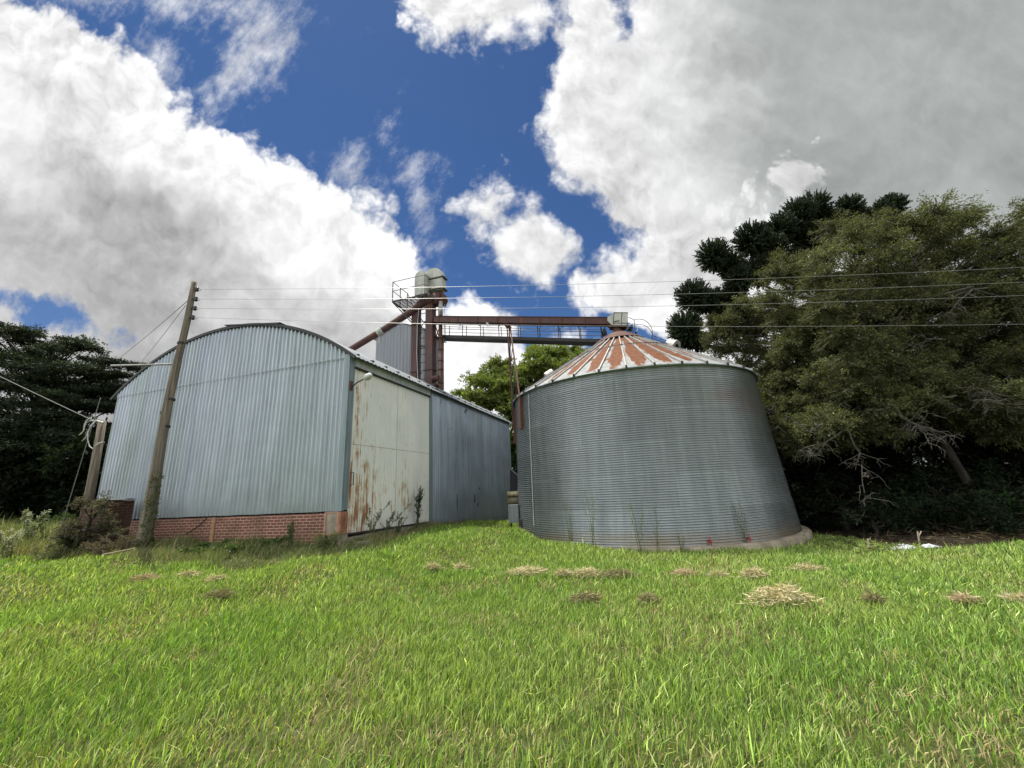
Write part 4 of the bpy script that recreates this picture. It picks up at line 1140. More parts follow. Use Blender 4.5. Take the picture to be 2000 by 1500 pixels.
def bushy_tree(name, label, trunk_base, trunk_top, trunk_r, clumps, twigs, leaves_per, leaf, tint, warm=None, wf=.2, droop=-.25, mat='leaf', twig_frac=.35, dead=0, group=None, limb_r=1., flat=1., cat='tree', sigma=.28, fmin=.3):
    """clumps: list of (centre, radius). Limbs run from the trunk to every clump, twigs radiate in it, leaves sit along the twigs"""
    tb_, tt = np.asarray(trunk_base, float), np.asarray(trunk_top, float)
    root = thing(name, label, cat, tb_, group)
    paths = [(bez(tb_ - UP * .2, tt, 0, 8, trunk_r * .25), np.linspace(trunk_r * 1.15, trunk_r * .5, 8))]
    Vt, Ft = tubes_arrays(paths, 10); np_mesh('trunk', Vt, Ft, M['bark'], root, smooth=True)
    limbs = []; LP = []; LD = []; LT = []; tw = []
    for c, r in clumps:
        c = np.asarray(c, float)
        f = np.clip((c[2] - tb_[2]) / max(tt[2] - tb_[2], .1) * .8 * rng.uniform(.8, 1.1), fmin, 1.)
        st = tb_ + (tt - tb_) * f
        k_ = 9; pth = bez(st, c, rng.uniform(.0, .16) * np.linalg.norm(c - st), k_, .05 * r)
        limbs.append((pth, np.linspace(trunk_r * .30 * limb_r, .012, k_)))
        ct = np.exp(rng.normal() * .22)
        n = twigs
        d = rdir(n); d[:, 2] = d[:, 2] * flat + .1
        e = c + unit(d) * r * (rng.random((n, 1)) ** .45) * np.array([1, 1, flat])
        e[:, 2] += 0
        s_ = c + (e - c) * rng.uniform(.0, .25, (n, 1))
        for a, b in zip(s_, e):
            p = bez(a, b + UP * droop * r * .3, .12 * r, 5, .03 * r)
            if rng.random() < twig_frac: tw.append((p, np.linspace(.014, .004, 5) * (1 if dead == 0 else 1.)))
            m_ = leaves_per
            t = rng.random(m_) ** .6
            idx = t * 3.999; i = idx.astype(int); fr = (idx - i)[:, None]
            q = p[i] * (1 - fr) + p[i + 1] * fr
            q = q + rng.normal(size=(m_, 3)) * .055 * r * np.array([1, 1, .8])
            tang = unit((p[-1] - p[0])[None])
            dd = tang * .8 + rng.normal(size=(m_, 3)) * .7; dd[:, 2] += droop
            LP.append(q); LD.append(dd); LT.append(tint_of(m_, np.asarray(tint) * ct, sigma, warm, wf))
    V, F = tubes_arrays(limbs, 6); np_mesh('limbs', V, F, M['bark'], root, smooth=True)
    P_ = np.concatenate(LP); D_ = np.concatenate(LD); T_ = np.concatenate(LT)
    Ls = leaf[0] * rng.uniform(.6, 1.3, len(P_)); Ws = leaf[1] * rng.uniform(.7, 1.3, len(P_))
    V, F, T = leaf_arrays(P_, D_, Ls, Ws, T_)
    if tw:
        V2, F2 = tubes_arrays(tw, 3)
        o = np_mesh('crown', np.concatenate([V, V2]), np.concatenate([F, F2 + len(V)]), [M[mat], M['twig']], root, tint=np.concatenate([T, np.full((len(V2), 3), .1)]))
        o.data.polygons.foreach_set('material_index', np.concatenate([np.zeros(len(F), np.int32), np.ones(len(F2), np.int32)]))
    else: np_mesh('crown', V, F, M[mat], root, tint=T)
    return root
def in_poly(x, y, poly):
    c = False; n = len(poly)
    for i in range(n):
        x1, y1 = poly[i]; x2, y2 = poly[(i + 1) % n]
        if (y1 > y) != (y2 > y) and x < (x2 - x1) * (y - y1) / (y2 - y1) + x1: c = not c
    return c

# the big olive tree at the right
poly = [(1420, 650), (1445, 600), (1520, 520), (1580, 465), (1650, 440), (1730, 425), (1800, 410), (1880, 395), (1960, 405), (2060, 400), (2500, 430), (2700, 600), (2600, 850), (2000, 850), (1900, 825), (1800, 790), (1740, 840), (1680, 820), (1610, 850), (1560, 850), (1550, 800), (1530, 730), (1470, 690)]
cl = []; tries = 0
while len(cl) < 330 and tries < 60000:
    tries += 1
    px = random.uniform(1400, 2420); py = random.uniform(390, 880)
    if not in_poly(px, py, poly): continue
    ymin = 14.3 if px < 1500 else (12.3 if px < 1580 else 10.4)
    Yc = random.uniform(ymin, ymin + 4.0) if random.random() < .7 else random.uniform(ymin, ymin + .8)
    p = at(px, py, Yc)
    if (p[0] - SCX) ** 2 + (p[1] - SCY) ** 2 < (SR + .9) ** 2 and p[2] < 6.4: continue
    if p[0] > 22: continue
    if any(np.linalg.norm(p - q) < .5 for q, _ in cl): continue
    cl.append((p, random.uniform(.62, 1.0)))
for px, py, Y in ((1400, 655, 14.6), (1425, 690, 14.6), (1455, 715, 14.4), (1480, 735, 14.0), (1500, 760, 13.6), (1520, 775, 13.0), (1535, 800, 12.6), (1540, 830, 12.2), (1560, 860, 11.8), (1590, 865, 11.4), (1630, 860, 11), (1680, 850, 10.8), (1730, 850, 10.8), (1530, 740, 12.9), (1555, 790, 12.2), (1510, 720, 13.7), (1600, 830, 11.3), (1650, 830, 11.), (1430, 640, 14.8), (1470, 690, 14.6), (1490, 640, 14.4), (1440, 610, 14.8), (1790, 800, 11.2), (1850, 810, 11.2), (1900, 830, 11.2), (1960, 850, 11.2), (1930, 800, 11), (1990, 820, 10.8), (1530, 670, 13.4), (1560, 690, 13), (1590, 670, 12.6), (1610, 695, 12.2), (1640, 680, 12), (1540, 700, 13), (1580, 720, 12.6), (1620, 720, 12.2), (1650, 650, 12), (1550, 640, 13.4), (1600, 640, 12.6), (1460, 625, 14.8), (1500, 590, 14.6), (1405, 640, 14.8), (1640, 560, 12.5), (1680, 540, 12.2), (1500, 800, 13.0), (1495, 770, 13.3)):
    for _ in range(2): cl.append((at(px + random.uniform(-10, 10), py + random.uniform(-12, 8), Y + random.uniform(0, .5)), random.uniform(.55, .8)))
tb1 = at(1950, 1035, 11.2); tb1[2] = h1(tb1[0], tb1[1])
big = bushy_tree('olive_tree', 'huge spreading olive green tree with grey twigs reaching over the silo side', tb1, tb1 + np.array([-.1, 1.6, 6.2]), .11, cl, 48, 44, (.088, .027), (.076, .086, .038), (.115, .108, .046), .16, droop=-.15, twig_frac=.5, flat=.75, sigma=.33, fmin=.62)
# bare hanging branches
def dead_spray(px, py, Y, segs, depth=3, rad=.028):
    pts = [at(px, py, Y)]
    for x, y in segs: pts.append(at(x, y, Y + random.uniform(-.15, .15)))
    pts = np.array(pts); dead = []; dead.append((pts, np.linspace(rad, rad * .35, len(pts))))
    for _ in range(depth * 3):
        i = random.randrange(len(pts) // 2, len(pts)); a = pts[i]
        b = a + np.array([random.uniform(-.5, .5), random.uniform(-.3, .3), random.uniform(-.45, .1)])
        pth = bez(a, b, random.uniform(-.1, .1), 5, .03); dead.append((pth, np.linspace(rad * .4, .004, 5)))
        for _ in range(3):
            j = random.randrange(1, 5); c = pth[j] + np.array([random.uniform(-.22, .22), random.uniform(-.1, .1), random.uniform(-.22, .06)])
            dead.append((bez(pth[j], c, 0, 4, .015), np.linspace(.007, .003, 4)))
    V, F = tubes_arrays(dead, 5); np_mesh('dead_branch', V, F, M['twig'], big)
dead_spray(1655, 825, 10.6, [(1660, 850), (1668, 870), (1680, 885), (1683, 910), (1684, 940), (1690, 970)], 4, .026)
dead_spray(1655, 835, 10.7, [(1635, 850), (1610, 865), (1580, 872), (1560, 880)], 4)
dead_spray(1745, 790, 10.4, [(1760, 815), (1780, 825), (1810, 835), (1850, 848)], 5, .03)
dead_spray(1745, 795, 10.4, [(1770, 820), (1790, 830), (1805, 845), (1812, 860)], 3)
dead_spray(2010, 770, 10.3, [(1970, 775), (1930, 765), (1900, 755)], 5, .03)
dead_spray(2010, 790, 10.2, [(1960, 790), (1920, 782)], 4, .03)
dead_spray(1500, 760, 12.6, [(1508, 775), (1517, 790), (1505, 800), (1490, 808)], 4, .024)
dead_spray(1720, 560, 10.9, [(1750, 575), (1765, 590), (1768, 610)], 3, .028)
dead_spray(1900, 560, 10.5, [(1860, 570), (1820, 580), (1790, 575)], 5, .03)
dead_spray(2000, 590, 10.4, [(1960, 560), (1900, 565), (1870, 590), (1855, 610)], 5, .03)
for _ in range(14):
    px = random.uniform(1600, 2050); py = random.uniform(540, 840); Y = random.uniform(10.2, 10.8)
    dead_spray(px, py, Y, [(px - random.uniform(10, 40), py + random.uniform(-12, 22)), (px - random.uniform(40, 80), py + random.uniform(-20, 35))], 1, .016)

# monkey puzzle tree behind it
ab = at(1720, 930, 24.5); ab[2] = h1(ab[0], ab[1])
ar = thing('monkey_puzzle_tree', 'dark monkey puzzle tree with rounded spiky tufts rising behind the olive tree', 'tree', ab)
atop = at(1690, 432, 24.5)
V, F = tubes_arrays([(bez(ab - UP * .3, np.array([ab[0], ab[1], atop[2]]), 0, 10, .05), np.linspace(.5, .16, 10))], 10); np_mesh('trunk', V, F, M['bark'], ar, smooth=True)
tufts = [(1335, 643, 22.5, 1.05), (1350, 580, 22.5, 1.0), (1375, 590, 23, .8), (1390, 502, 22.8, 1.05), (1425, 520, 23.2, .9), (1440, 545, 23, .9), (1465, 470, 23, 1.15), (1500, 490, 23.4, 1.1), (1520, 450, 23.6, 1.1), (1480, 530, 23.4, 1.1), (1555, 420, 23.8, 1.15), (1590, 405, 24, 1.1), (1560, 455, 24.2, 1.1), (1662, 408, 24.2, .95), (1745, 405, 24.6, .9), (1725, 412, 24.4, .7), (1620, 440, 24.4, 1.1),
         (1365, 670, 23.5, .65), (1410, 620, 23.6, .9), (1395, 585, 23.4, .7), (1430, 580, 23.6, .9), (1530, 520, 24, 1.2), (1340, 668, 23.2, .55), (1600, 470, 24.4, 1.2), (1650, 450, 24.6, 1.1), (1700, 440, 24.8, 1.1)]
lp = []; TV = []; TF = []; TT = []; kk = 0
for px, py, Y, r in tufts:
    c = at(px, py, Y); c0 = np.array([ab[0], ab[1], min(c[2] - 1.2, atop[2])])
    pth = bez(c0, c, -.5, 9, .05); lp.append((pth, np.linspace(.13, .06, 9)))
    inw = unit((c0 - c)[None])[0]
    n = int(300 * r); d = rdir(n); d[:, 2] += .15; d = unit(d)
    for q in d:
        L = 1.1 * r * random.uniform(.86, 1.04); s_ = c + inw * random.uniform(0, .35) * r * (1 if q @ inw < .5 else 0)
        p = bez(s_ + q * .1 * r, s_ + q * L + UP * .10 * r, -.12 * r, 6, .01)
        nl = 26; t = rng.random(nl) * 4.999; i = t.astype(int); fr = (t - i)[:, None]
        base = p[i] * (1 - fr) + p[i + 1] * fr; tg = unit(p[-1] - p[0])
        dd = unit(rng.normal(size=(nl, 3)) + tg * .9); tc = np.array((.024, .036, .016)) * math.exp(random.gauss(0, .25))
        V, F, T = leaf_arrays(base, dd, .14 * rng.uniform(.7, 1.2, nl), .06, tint_of(nl, tc, .2))
        TV.append(V); TF.append(F + kk); TT.append(T); kk += len(V)
        V, F = tubes_arrays([(p, np.array([.05, .055, .055, .05, .045, .015]))], 4)
        TV.append(V); TF.append(F + kk); TT.append(np.repeat(tc[None], len(V), 0)); kk += len(V)
V, F = tubes_arrays(lp, 6); np_mesh('limbs', V, F, M['bark'], ar, smooth=True)
np_mesh('crown', np.concatenate(TV), np.concatenate(TF), M['needle'], ar, tint=np.concatenate(TT))

# light green tree behind the silo
cpoly = [(895, 775), (912, 745), (940, 722), (975, 708), (1010, 690), (1060, 680), (1110, 682), (1160, 690), (1230, 700), (1230, 760), (1150, 800), (1060, 840), (1000, 830), (980, 800), (930, 790)]
cl = []; tries = 0
while len(cl) < 120 and tries < 30000:
    tries += 1
    px = random.uniform(885, 1235); py = random.uniform(670, 850)
    if not in_poly(px, py, cpoly): continue
    p = at(px, py, random.uniform(26, 31))
    if any(np.linalg.norm(p - q) < .8 for q, _ in cl): continue
    cl.append((p, random.uniform(.9, 1.35)))
b_ = at(1050, 950, 28.5); b_[2] = h1(b_[0], b_[1])
bushy_tree('feathery_tree', 'light green feathery tree showing between the barn and the silo roof', b_, b_ + np.array([.2, 0, 5.]), .3, cl, 32, 28, (.24, .085), (.135, .18, .046), (.185, .22, .06), .35, flat=.55, droop=-.1, twig_frac=.4, sigma=.25)
# low growth seen through the gap below it
def clump_cloud(c, rad, n, r0, r1, zmin=-9):
    out = []
    while len(out) < n:
        q = rng.uniform(-1, 1, 3)
        if q @ q > 1: continue
        p = np.asarray(c) + q * np.asarray(rad)
        if p[2] < zmin: continue
        out.append((p, random.uniform(r0, r1)))
    return out
gb = np.array([.6, 24.5, h1(.6, 24.5)])
bushy_tree('gap_bush', 'mid green bush filling the narrow gap between barn and silo', gb, gb + UP * 2.5, .1, clump_cloud(gb + UP * 2.8, (2.2, 1.2, 3.6), 70, .7, 1.0, gb[2] + .2), 22, 22, (.2, .08), (.05, .085, .022), None, 0, cat='bush')

# cedars at the left
def cedar(label, base, top_z, plates, tint, lp_=22, tw_=30):
    base = np.asarray(base, float); base[2] = h1(base[0], base[1])
    return bushy_tree('cedar_tree', label, base, np.array([base[0], base[1], top_z]), .26, plates, tw_, lp_, (.17, .055), tint, None, 0, droop=.05, flat=.22, mat='needle', twig_frac=.25, group='dark cedars left of the barn', sigma=.3, limb_r=.8)
pl1 = [(30, 655, 23, 1.5), (60, 648, 23.5, 1.2), (95, 690, 23, 1.5), (135, 672, 24, 1.3), (165, 685, 24, 1.2), (200, 705, 24, 1.3), (228, 712, 24.3, 1.0), (190, 730, 24, 1.4), (235, 735, 24.6, 1.0), (150, 720, 23, 1.5), (110, 735, 23, 1.6), (60, 715, 22.6, 1.7), (15, 700, 22.4, 1.7),
       (-30, 690, 22, 1.8), (-40, 640, 22.6, 1.5), (-90, 660, 22, 1.8), (5, 640, 23.5, 1.0), (30, 690, 24, 1.7), (75, 672, 24, 1.4), (225, 755, 24.5, 1.1), (165, 765, 24, 1.5), (-20, 740, 22, 1.9)]
pl2 = [(40, 765, 22.6, 1.9), (90, 775, 22.8, 1.8), (140, 790, 23.2, 1.6), (-10, 790, 22, 2.), (60, 810, 22.6, 1.9), (110, 815, 22.8, 1.8), (20, 830, 22, 1.9), (150, 830, 23.4, 1.5), (190, 800, 24.2, 1.5), (205, 840, 25, 1.5), (80, 850, 22.6, 1.8), (-40, 850, 21.5, 2.), (130, 862, 23, 1.6), (40, 872, 22, 1.8), (100, 880, 22.4, 1.4), (-60, 800, 21.5, 2.), (-110, 760, 21, 2.), (-100, 850, 21, 2.), (180, 770, 24.5, 1.5), (215, 790, 25, 1.3), (60, 740, 23.4, 1.8), (120, 750, 23.5, 1.7), (0, 870, 21.8, 1.9), (215, 870, 25.2, 1.4), (165, 880, 24, 1.4)]
def plates(L, dz=.0):
    out = []
    for px, py, Y, r in L:
        p = at(px, py, Y); out.append((p, r))
        for _ in range(3): out.append((p + np.array([random.uniform(-1.2, 1.2), random.uniform(-.8, 1.6), random.uniform(-.35, .2)]), r * random.uniform(.55, .85)))
    return out
cb = at(20, 1005, 24.5); cedar('tall dark cedar with layered flat branches left of the barn', cb, at(20, 680, 24.5)[2], plates(pl1), (.030, .044, .020))
cb = at(95, 1000, 25.5); cedar('lower dark cedar whose drooping boughs touch the barn edge', cb, at(95, 760, 25.5)[2], plates(pl2), (.024, .036, .017), 24, 32)

# dark undergrowth and woodland further back
def shrub(name, label, base, rad, n, tint, leaf=(.2, .09), cat='bush', group=None, tw_=16, lp_=22, r=(.5, .9), warm=None, twf=.05):
    base = np.asarray(base, float); base[2] = h1(base[0], base[1]) - .05
    cl_ = clump_cloud(base + UP * rad[2] * .9, rad, n, r[0], r[1], base[2] + .15)
    return bushy_tree(name, label, base, base + UP * rad[2] * 1.1, max(.06, rad[2] * .05), cl_, tw_, lp_, leaf, tint, warm, .2, group=group, cat=cat, droop=-.1, twig_frac=twf if warm is None else .4)
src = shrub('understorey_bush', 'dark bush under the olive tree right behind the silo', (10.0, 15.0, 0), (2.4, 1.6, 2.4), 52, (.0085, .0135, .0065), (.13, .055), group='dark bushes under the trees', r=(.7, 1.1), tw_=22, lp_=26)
def copy_tree(o, loc, label, sc=1., rot=0.):
    c = o.copy(); COL.objects.link(c); c.location = [float(v) for v in loc]; c.scale = (sc, sc, sc * random.uniform(.9, 1.1)); c.rotation_euler = (0, 0, rot)
    c['label'] = label
    for ch in o.children:
        d = ch.copy(); COL.objects.link(d); d.parent = c
    return c
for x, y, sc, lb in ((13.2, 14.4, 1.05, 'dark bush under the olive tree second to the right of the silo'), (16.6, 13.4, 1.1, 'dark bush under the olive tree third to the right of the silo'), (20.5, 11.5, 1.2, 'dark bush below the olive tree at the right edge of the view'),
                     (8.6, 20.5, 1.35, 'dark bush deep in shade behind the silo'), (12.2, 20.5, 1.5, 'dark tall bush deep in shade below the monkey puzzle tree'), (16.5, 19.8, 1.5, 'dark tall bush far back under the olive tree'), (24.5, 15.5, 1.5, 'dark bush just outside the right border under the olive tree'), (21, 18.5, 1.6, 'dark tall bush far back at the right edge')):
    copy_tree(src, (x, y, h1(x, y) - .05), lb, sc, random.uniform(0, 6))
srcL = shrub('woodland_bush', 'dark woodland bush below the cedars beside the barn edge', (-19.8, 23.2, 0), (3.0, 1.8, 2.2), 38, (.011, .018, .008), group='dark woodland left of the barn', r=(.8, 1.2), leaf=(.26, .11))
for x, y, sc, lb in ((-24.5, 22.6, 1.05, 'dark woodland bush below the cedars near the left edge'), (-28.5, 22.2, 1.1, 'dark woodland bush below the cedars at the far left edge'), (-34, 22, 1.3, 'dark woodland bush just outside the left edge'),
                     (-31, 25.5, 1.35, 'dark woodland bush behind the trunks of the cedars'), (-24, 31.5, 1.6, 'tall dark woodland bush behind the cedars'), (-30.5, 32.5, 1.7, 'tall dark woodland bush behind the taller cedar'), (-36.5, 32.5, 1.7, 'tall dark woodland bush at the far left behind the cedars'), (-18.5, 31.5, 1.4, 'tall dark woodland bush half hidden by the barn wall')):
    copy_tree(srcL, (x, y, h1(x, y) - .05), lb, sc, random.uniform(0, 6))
q = at(100, 985, 17.5)
shrub('light_bush', 'small light green bush in front of the dark cedars', (q[0], q[1], 0), (.75, .5, .45), 10, (.035, .06, .018), (.1, .05), r=(.25, .4), tw_=14, lp_=18)
shrub('ferny_bush', 'low dark green bush in the shade at the right edge', (12.6, 9.6, 0), (1.7, 1.0, .55), 26, (.022, .042, .015), (.09, .03), r=(.3, .5), tw_=14, lp_=18)
shrub('ferny_bush', 'low dark green bush beside the olive tree trunk', (10.4, 10.6, 0), (1.0, .8, .45), 16, (.016, .028, .011), (.09, .03), r=(.3, .45), tw_=14, lp_=18)

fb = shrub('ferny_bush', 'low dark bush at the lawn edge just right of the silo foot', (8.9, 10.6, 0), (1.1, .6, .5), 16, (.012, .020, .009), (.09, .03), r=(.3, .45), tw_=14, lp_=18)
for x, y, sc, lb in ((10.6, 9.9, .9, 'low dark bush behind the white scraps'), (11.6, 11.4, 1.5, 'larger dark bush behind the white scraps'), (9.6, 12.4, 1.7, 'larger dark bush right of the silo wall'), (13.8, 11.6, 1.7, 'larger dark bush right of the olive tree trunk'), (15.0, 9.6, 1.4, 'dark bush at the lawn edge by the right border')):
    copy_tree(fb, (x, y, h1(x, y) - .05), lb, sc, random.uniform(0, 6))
# weeds ---------------------------------------------------------------------
def weed(name, label, px, py, Y, height, stems, spread, tint, leaf=(.05, .012), nl=60, lean=(0, 0), cat='weed', head=None, group=None, branch=.5, rad=.006):
    b = at(px, py, Y); b[2] = h1(b[0], b[1])
    root = thing(name, label, cat, b, group)
    paths = []; LP = []; LD = []; LT = []
    for k in range(stems):
        a = b + np.array([random.uniform(-1, 1) * spread * .3, random.uniform(-1, 1) * spread * .3, -.03])
        hh = height * random.uniform(.65, 1.05)
        e = a + np.array([random.uniform(-1, 1) * spread + lean[0] * hh, random.uniform(-1, 1) * spread * .6 + lean[1] * hh, hh])
        p = bez(a, e, 0, 8, .012 * height, mid=(a + e) / 2 + np.array([-.12 * (e - a)[0], 0, .06 * hh])); paths.append((p, np.linspace(rad, rad * .4, 8)))
        segs = [p]
        for _ in range(int(branch * 10)):
            i = random.randrange(2, 7); L = hh * random.uniform(.12, .3) * (1.1 - i / 10)
            f = p[i] + np.array([random.uniform(-.7, .7) * L, random.uniform(-.7, .7) * L, L * .9]); s_ = bez(p[i], f, 0, 5, .006); segs.append(s_); paths.append((s_, np.linspace(rad * .5, rad * .25, 5)))
        for s_ in segs:
            n = max(4, int(nl * np.linalg.norm(s_[-1] - s_[0]) / height))
            t = (rng.random(n) ** .8) * (len(s_) - 1.001); i = t.astype(int); fr = (t - i)[:, None]
            LP.append(s_[i] * (1 - fr) + s_[i + 1] * fr); dd = rng.normal(size=(n, 3)) * .8; dd[:, 2] += .5; LD.append(dd); LT.append(tint_of(n, tint, .25))
            if head is not None:
                n = 14; LP.append(s_[-1] + rng.normal(size=(n, 3)) * .02); LD.append(rdir(n)); LT.append(tint_of(n, head, .2))
    V, F = tubes_arrays(paths, 4); np_mesh('stems', V, F, M['stem'], root)
    P_ = np.concatenate(LP); n = len(P_)
    V, F, T = leaf_arrays(P_, np.concatenate(LD), leaf[0] * rng.uniform(.6, 1.3, n), leaf[1] * rng.uniform(.7, 1.3, n), np.concatenate(LT))
    np_mesh('leaves', V, F, M['grass'], root, tint=T)
    return root
M['stem'] = material('green_stem', lambda n: pbr(n, c4(.09, .11, .045), .7))
weed('tall_weed', 'tall pale weed with a fluffy flower head before the dark cedars', 62, 1035, 11.2, 1.15, 5, .28, (.10, .14, .06), (.07, .022), 80, head=(.32, .33, .25))
weed('tall_weed', 'broad weed patch with pale tips at the left edge', 8, 1075, 10.2, .75, 8, .45, (.12, .14, .06), (.06, .016), 60, head=(.4, .4, .32))
weed('tall_weed', 'thin weed right of the fluffy weed under the cedars', 96, 1040, 11.4, .75, 4, .25, (.09, .13, .05), (.06, .016), 60)
weed('low_weed', 'low dry weed patch at the mown edge left of the pole', 95, 1085, 9.7, .38, 14, .6, (.13, .14, .07), (.06, .014), 50)
weed('low_weed', 'low green weed patch between the fluffy weed and the scrub', 130, 1065, 10.2, .5, 12, .55, (.09, .13, .05), (.06, .014), 60)
shrub('dry_scrub', 'grey brown scrub smothering the brick stub wall', tuple(at(178, 1010, 10.2)[:2]) + (0,), (.62, .35, .78), 26, (.085, .085, .055), (.055, .02), r=(.2, .34), tw_=22, lp_=22, warm=(.13, .10, .08))
shrub('dry_scrub', 'low brown scrub at the foot of the brick stub wall', tuple(at(215, 1050, 9.9)[:2]) + (0,), (.6, .3, .22), 12, (.10, .085, .06), (.05, .016), r=(.16, .26), tw_=20, lp_=18, warm=(.16, .12, .08))
# creeper on the pole
cr = thing('creeper', 'green creeper climbing the right side of the tall pole', 'creeper', pb_ + np.array([.15, -.1, 0]))
n = 620; t = rng.random(n) ** 2.4 * .26; q = pb_[None] * (1 - t[:, None]) + ptop[None] * t[:, None]
rr_ = np.interp(t, [0, .12, .35], [.18, .16, .125]); an = rng.uniform(-1.5, .5, n)
q = q + np.stack([rr_ * np.cos(an) + .03 * rng.random(n), rr_ * np.sin(an), 0 * t], -1) * rng.uniform(.95, 1.3, (n, 1))
V, F, T = leaf_arrays(q, rng.normal(size=(n, 3)) + np.array([.5, -.5, .2]), .055, .035, tint_of(n, (.075, .105, .035), .3)); np_mesh('leaves', V, F, M['leaf'], cr, tint=T)
V, F = tubes_arrays([(np.array([pb_ * (1 - t) + ptop * t + np.array([.155 + .02 * math.sin(t * 60), -.08, 0]) for t in np.linspace(0, .22, 14)]), np.full(14, .008))], 4); np_mesh('stems', V, F, M['stem'], cr)
# weeds against the brick, the door and the silo
weed('tall_weed', 'narrow upright weed against the brick base of the barn', 566, 1062, 9.75, .72, 7, .06, (.055, .09, .03), (.09, .014), 60, branch=.1)
weed('door_weed', 'spreading thin weed in front of the left half of the cream door', 725, 1045, 10.3, 1.05, 3, .35, (.085, .12, .05), (.05, .014), 110, lean=(.25, 0), branch=.8)
weed('door_weed', 'leaning thin weed in front of the middle of the cream door', 742, 1040, 10.7, .95, 3, .2, (.085, .12, .05), (.05, .014), 110, lean=(.75, 0), branch=.8)
weed('door_weed', 'tall dark weed growing up the right edge of the cream door', 815, 1020, 12.6, 1.45, 5, .16, (.05, .075, .032), (.06, .018), 150, lean=(.08, 0), branch=.7)
weed('door_weed', 'short weed below the right half of the cream door', 772, 1030, 11.2, .6, 4, .2, (.085, .12, .05), (.05, .014), 80, lean=(.4, 0))
for px, py, Y, hh, st, sp, lb in ((1113, 1045, 10.6, .9, 5, .12, 'thin wispy green weed group left of the two against the silo'), (1158, 1052, 9.95, 1.0, 6, .10, 'dense upright green weed against the silo left of centre'), (1252, 1068, 9.35, 1.0, 6, .10, 'forked upright green weed against the silo centre'),
                                  (1285, 1068, 9.3, .75, 3, .05, 'single thin weed just right of the forked weed'), (1332, 1072, 9.3, .35, 3, .05, 'short thin weed left of the first red rod'), (1460, 1068, 9.6, .8, 4, .1, 'faint brown weed between the red rods and the dark trees')):
    weed('silo_weed', lb, px, py, Y, hh * 1.4, st + 1, sp * 1.6, (.15, .20, .075) if 'brown' not in lb else (.12, .10, .06), (.06, .006), 42, group='weeds along the silo wall', branch=.25, rad=.005)
weed('low_weed', 'broad leafed low weed along the brick base', 470, 1075, 9.95, .22, 26, 1.1, (.075, .115, .035), (.10, .045), 30, branch=.2)
weed('low_weed', 'tangle of long grass at the concrete corner of the barn', 640, 1072, 9.3, .4, 26, .35, (.12, .15, .05), (.16, .010), 26, branch=.1)

# ------------------------------------------------------------------ grass
def blades(x, y, hgt, wid, lean, tint):
    n = len(x); z = H(x, y)
    a = rng.uniform(0, 2 * np.pi, n)
    wa = rng.normal(.4, 1.3, n)                      # prevailing lean
    dx, dy = np.cos(wa) * lean, np.sin(wa) * lean
    sx, sy = -np.sin(a) * wid / 2, np.cos(a) * wid / 2
    def row(t, wf):
        cx = x + dx * hgt * t ** 1.8; cy = y + dy * hgt * t ** 1.8; cz = z + hgt * t * (1 - .35 * lean * t) - .005
        return np.stack([cx + sx * wf, cy + sy * wf, cz], -1), np.stack([cx - sx * wf, cy - sy * wf, cz], -1)
    a0, b0 = row(np.zeros(n), .7); a1, b1 = row(np.full(n, .5), 1.); a2, b2 = row(np.full(n, 1.), .12)
    V = np.stack([a0, b0, a1, b1, a2, b2], 1).reshape(-1, 3)
    k = np.arange(n)[:, None] * 6
    F = np.concatenate([k + np.array([[0, 1, 3, 2]]), k + np.array([[2, 3, 5, 4]])], 0)
    return V, F, np.repeat(tint, 6, 0)
def scatter(N, r0, r1, amax=R(68), cap=2900.):
    r = np.exp(rng.uniform(math.log(r0), math.log(r1), N)); th = rng.uniform(-amax, amax, N)
    dens = N / (math.log(r1 / r0) * 2 * amax * r ** 2)
    keep = rng.random(N) < np.minimum(1, cap / dens)
    r, th = r[keep], th[keep]
    return r * np.sin(th), r * np.cos(th) , r
hay_px = [(280, 1138, .42, .05, 'flat reddish patch of cut grass farthest left on the lawn'), (368, 1131, .34, .06, 'second cut grass clump from the left on the lawn'), (421, 1139, .22, .04, 'small cut grass clump beside the second one from the left'), (845, 1117, .20, .06, 'small cut grass clump alone in front of the barn corner'), (902, 1117, .22, .05, 'faint pale clump just right of the one before the barn corner'),
          (1030, 1127, .62, .09, 'long heap of cut grass left of the row before the silo'), (1100, 1129, .26, .05, 'small heap of cut grass between two longer heaps'), (1146, 1129, .40, .08, 'heap of cut grass in the middle of the row before the silo'), (1208, 1134, .50, .10, 'thick dark edged heap of cut grass in the row before the silo'), (1340, 1130, .34, .08, 'pinkish clump of cut grass right of the row'),
          (1404, 1133, .26, .06, 'small pale clump of cut grass below the silo base'), (1476, 1134, .36, .09, 'clump of cut grass behind the largest straw heap'), (1527, 1186, .62, .16, 'largest pale straw coloured heap on the lawn'), (1145, 1182, .30, .08, 'greyish dark clump of cut grass nearer than the row'), (1268, 1183, .20, .05, 'small dark tuft of cut grass right of the greyish clump'),
          (1710, 1186, .12, .06, 'tiny dark tuft of cut grass right of the largest heap'), (1887, 1187, .22, .06, 'small pinkish clump of cut grass toward the right edge'), (2000, 1186, .24, .09, 'cut grass clump cropped by the right edge'), (428, 1172, .42, .05, 'grey green scatter of cut grass on the left lawn'), (1580, 1118, .5, .04, 'thin scatter of dry grass near the olive tree shade')]
hay = [(on_ground(px, py), r * (.78 if lb.startswith('largest') or 'row' in lb else .58), hh * (1 if 'largest' in lb else .8), lb) for px, py, r, hh, lb in hay_px]
def near_hay(x, y):
    o = np.zeros(len(x), bool)
    for p, r, hh, lb in hay: o |= ((x - p[0]) / (r * .55)) ** 2 + ((y - p[1]) / (r * .24)) ** 2 < rng.uniform(.2, 1.2, len(x))
    return o
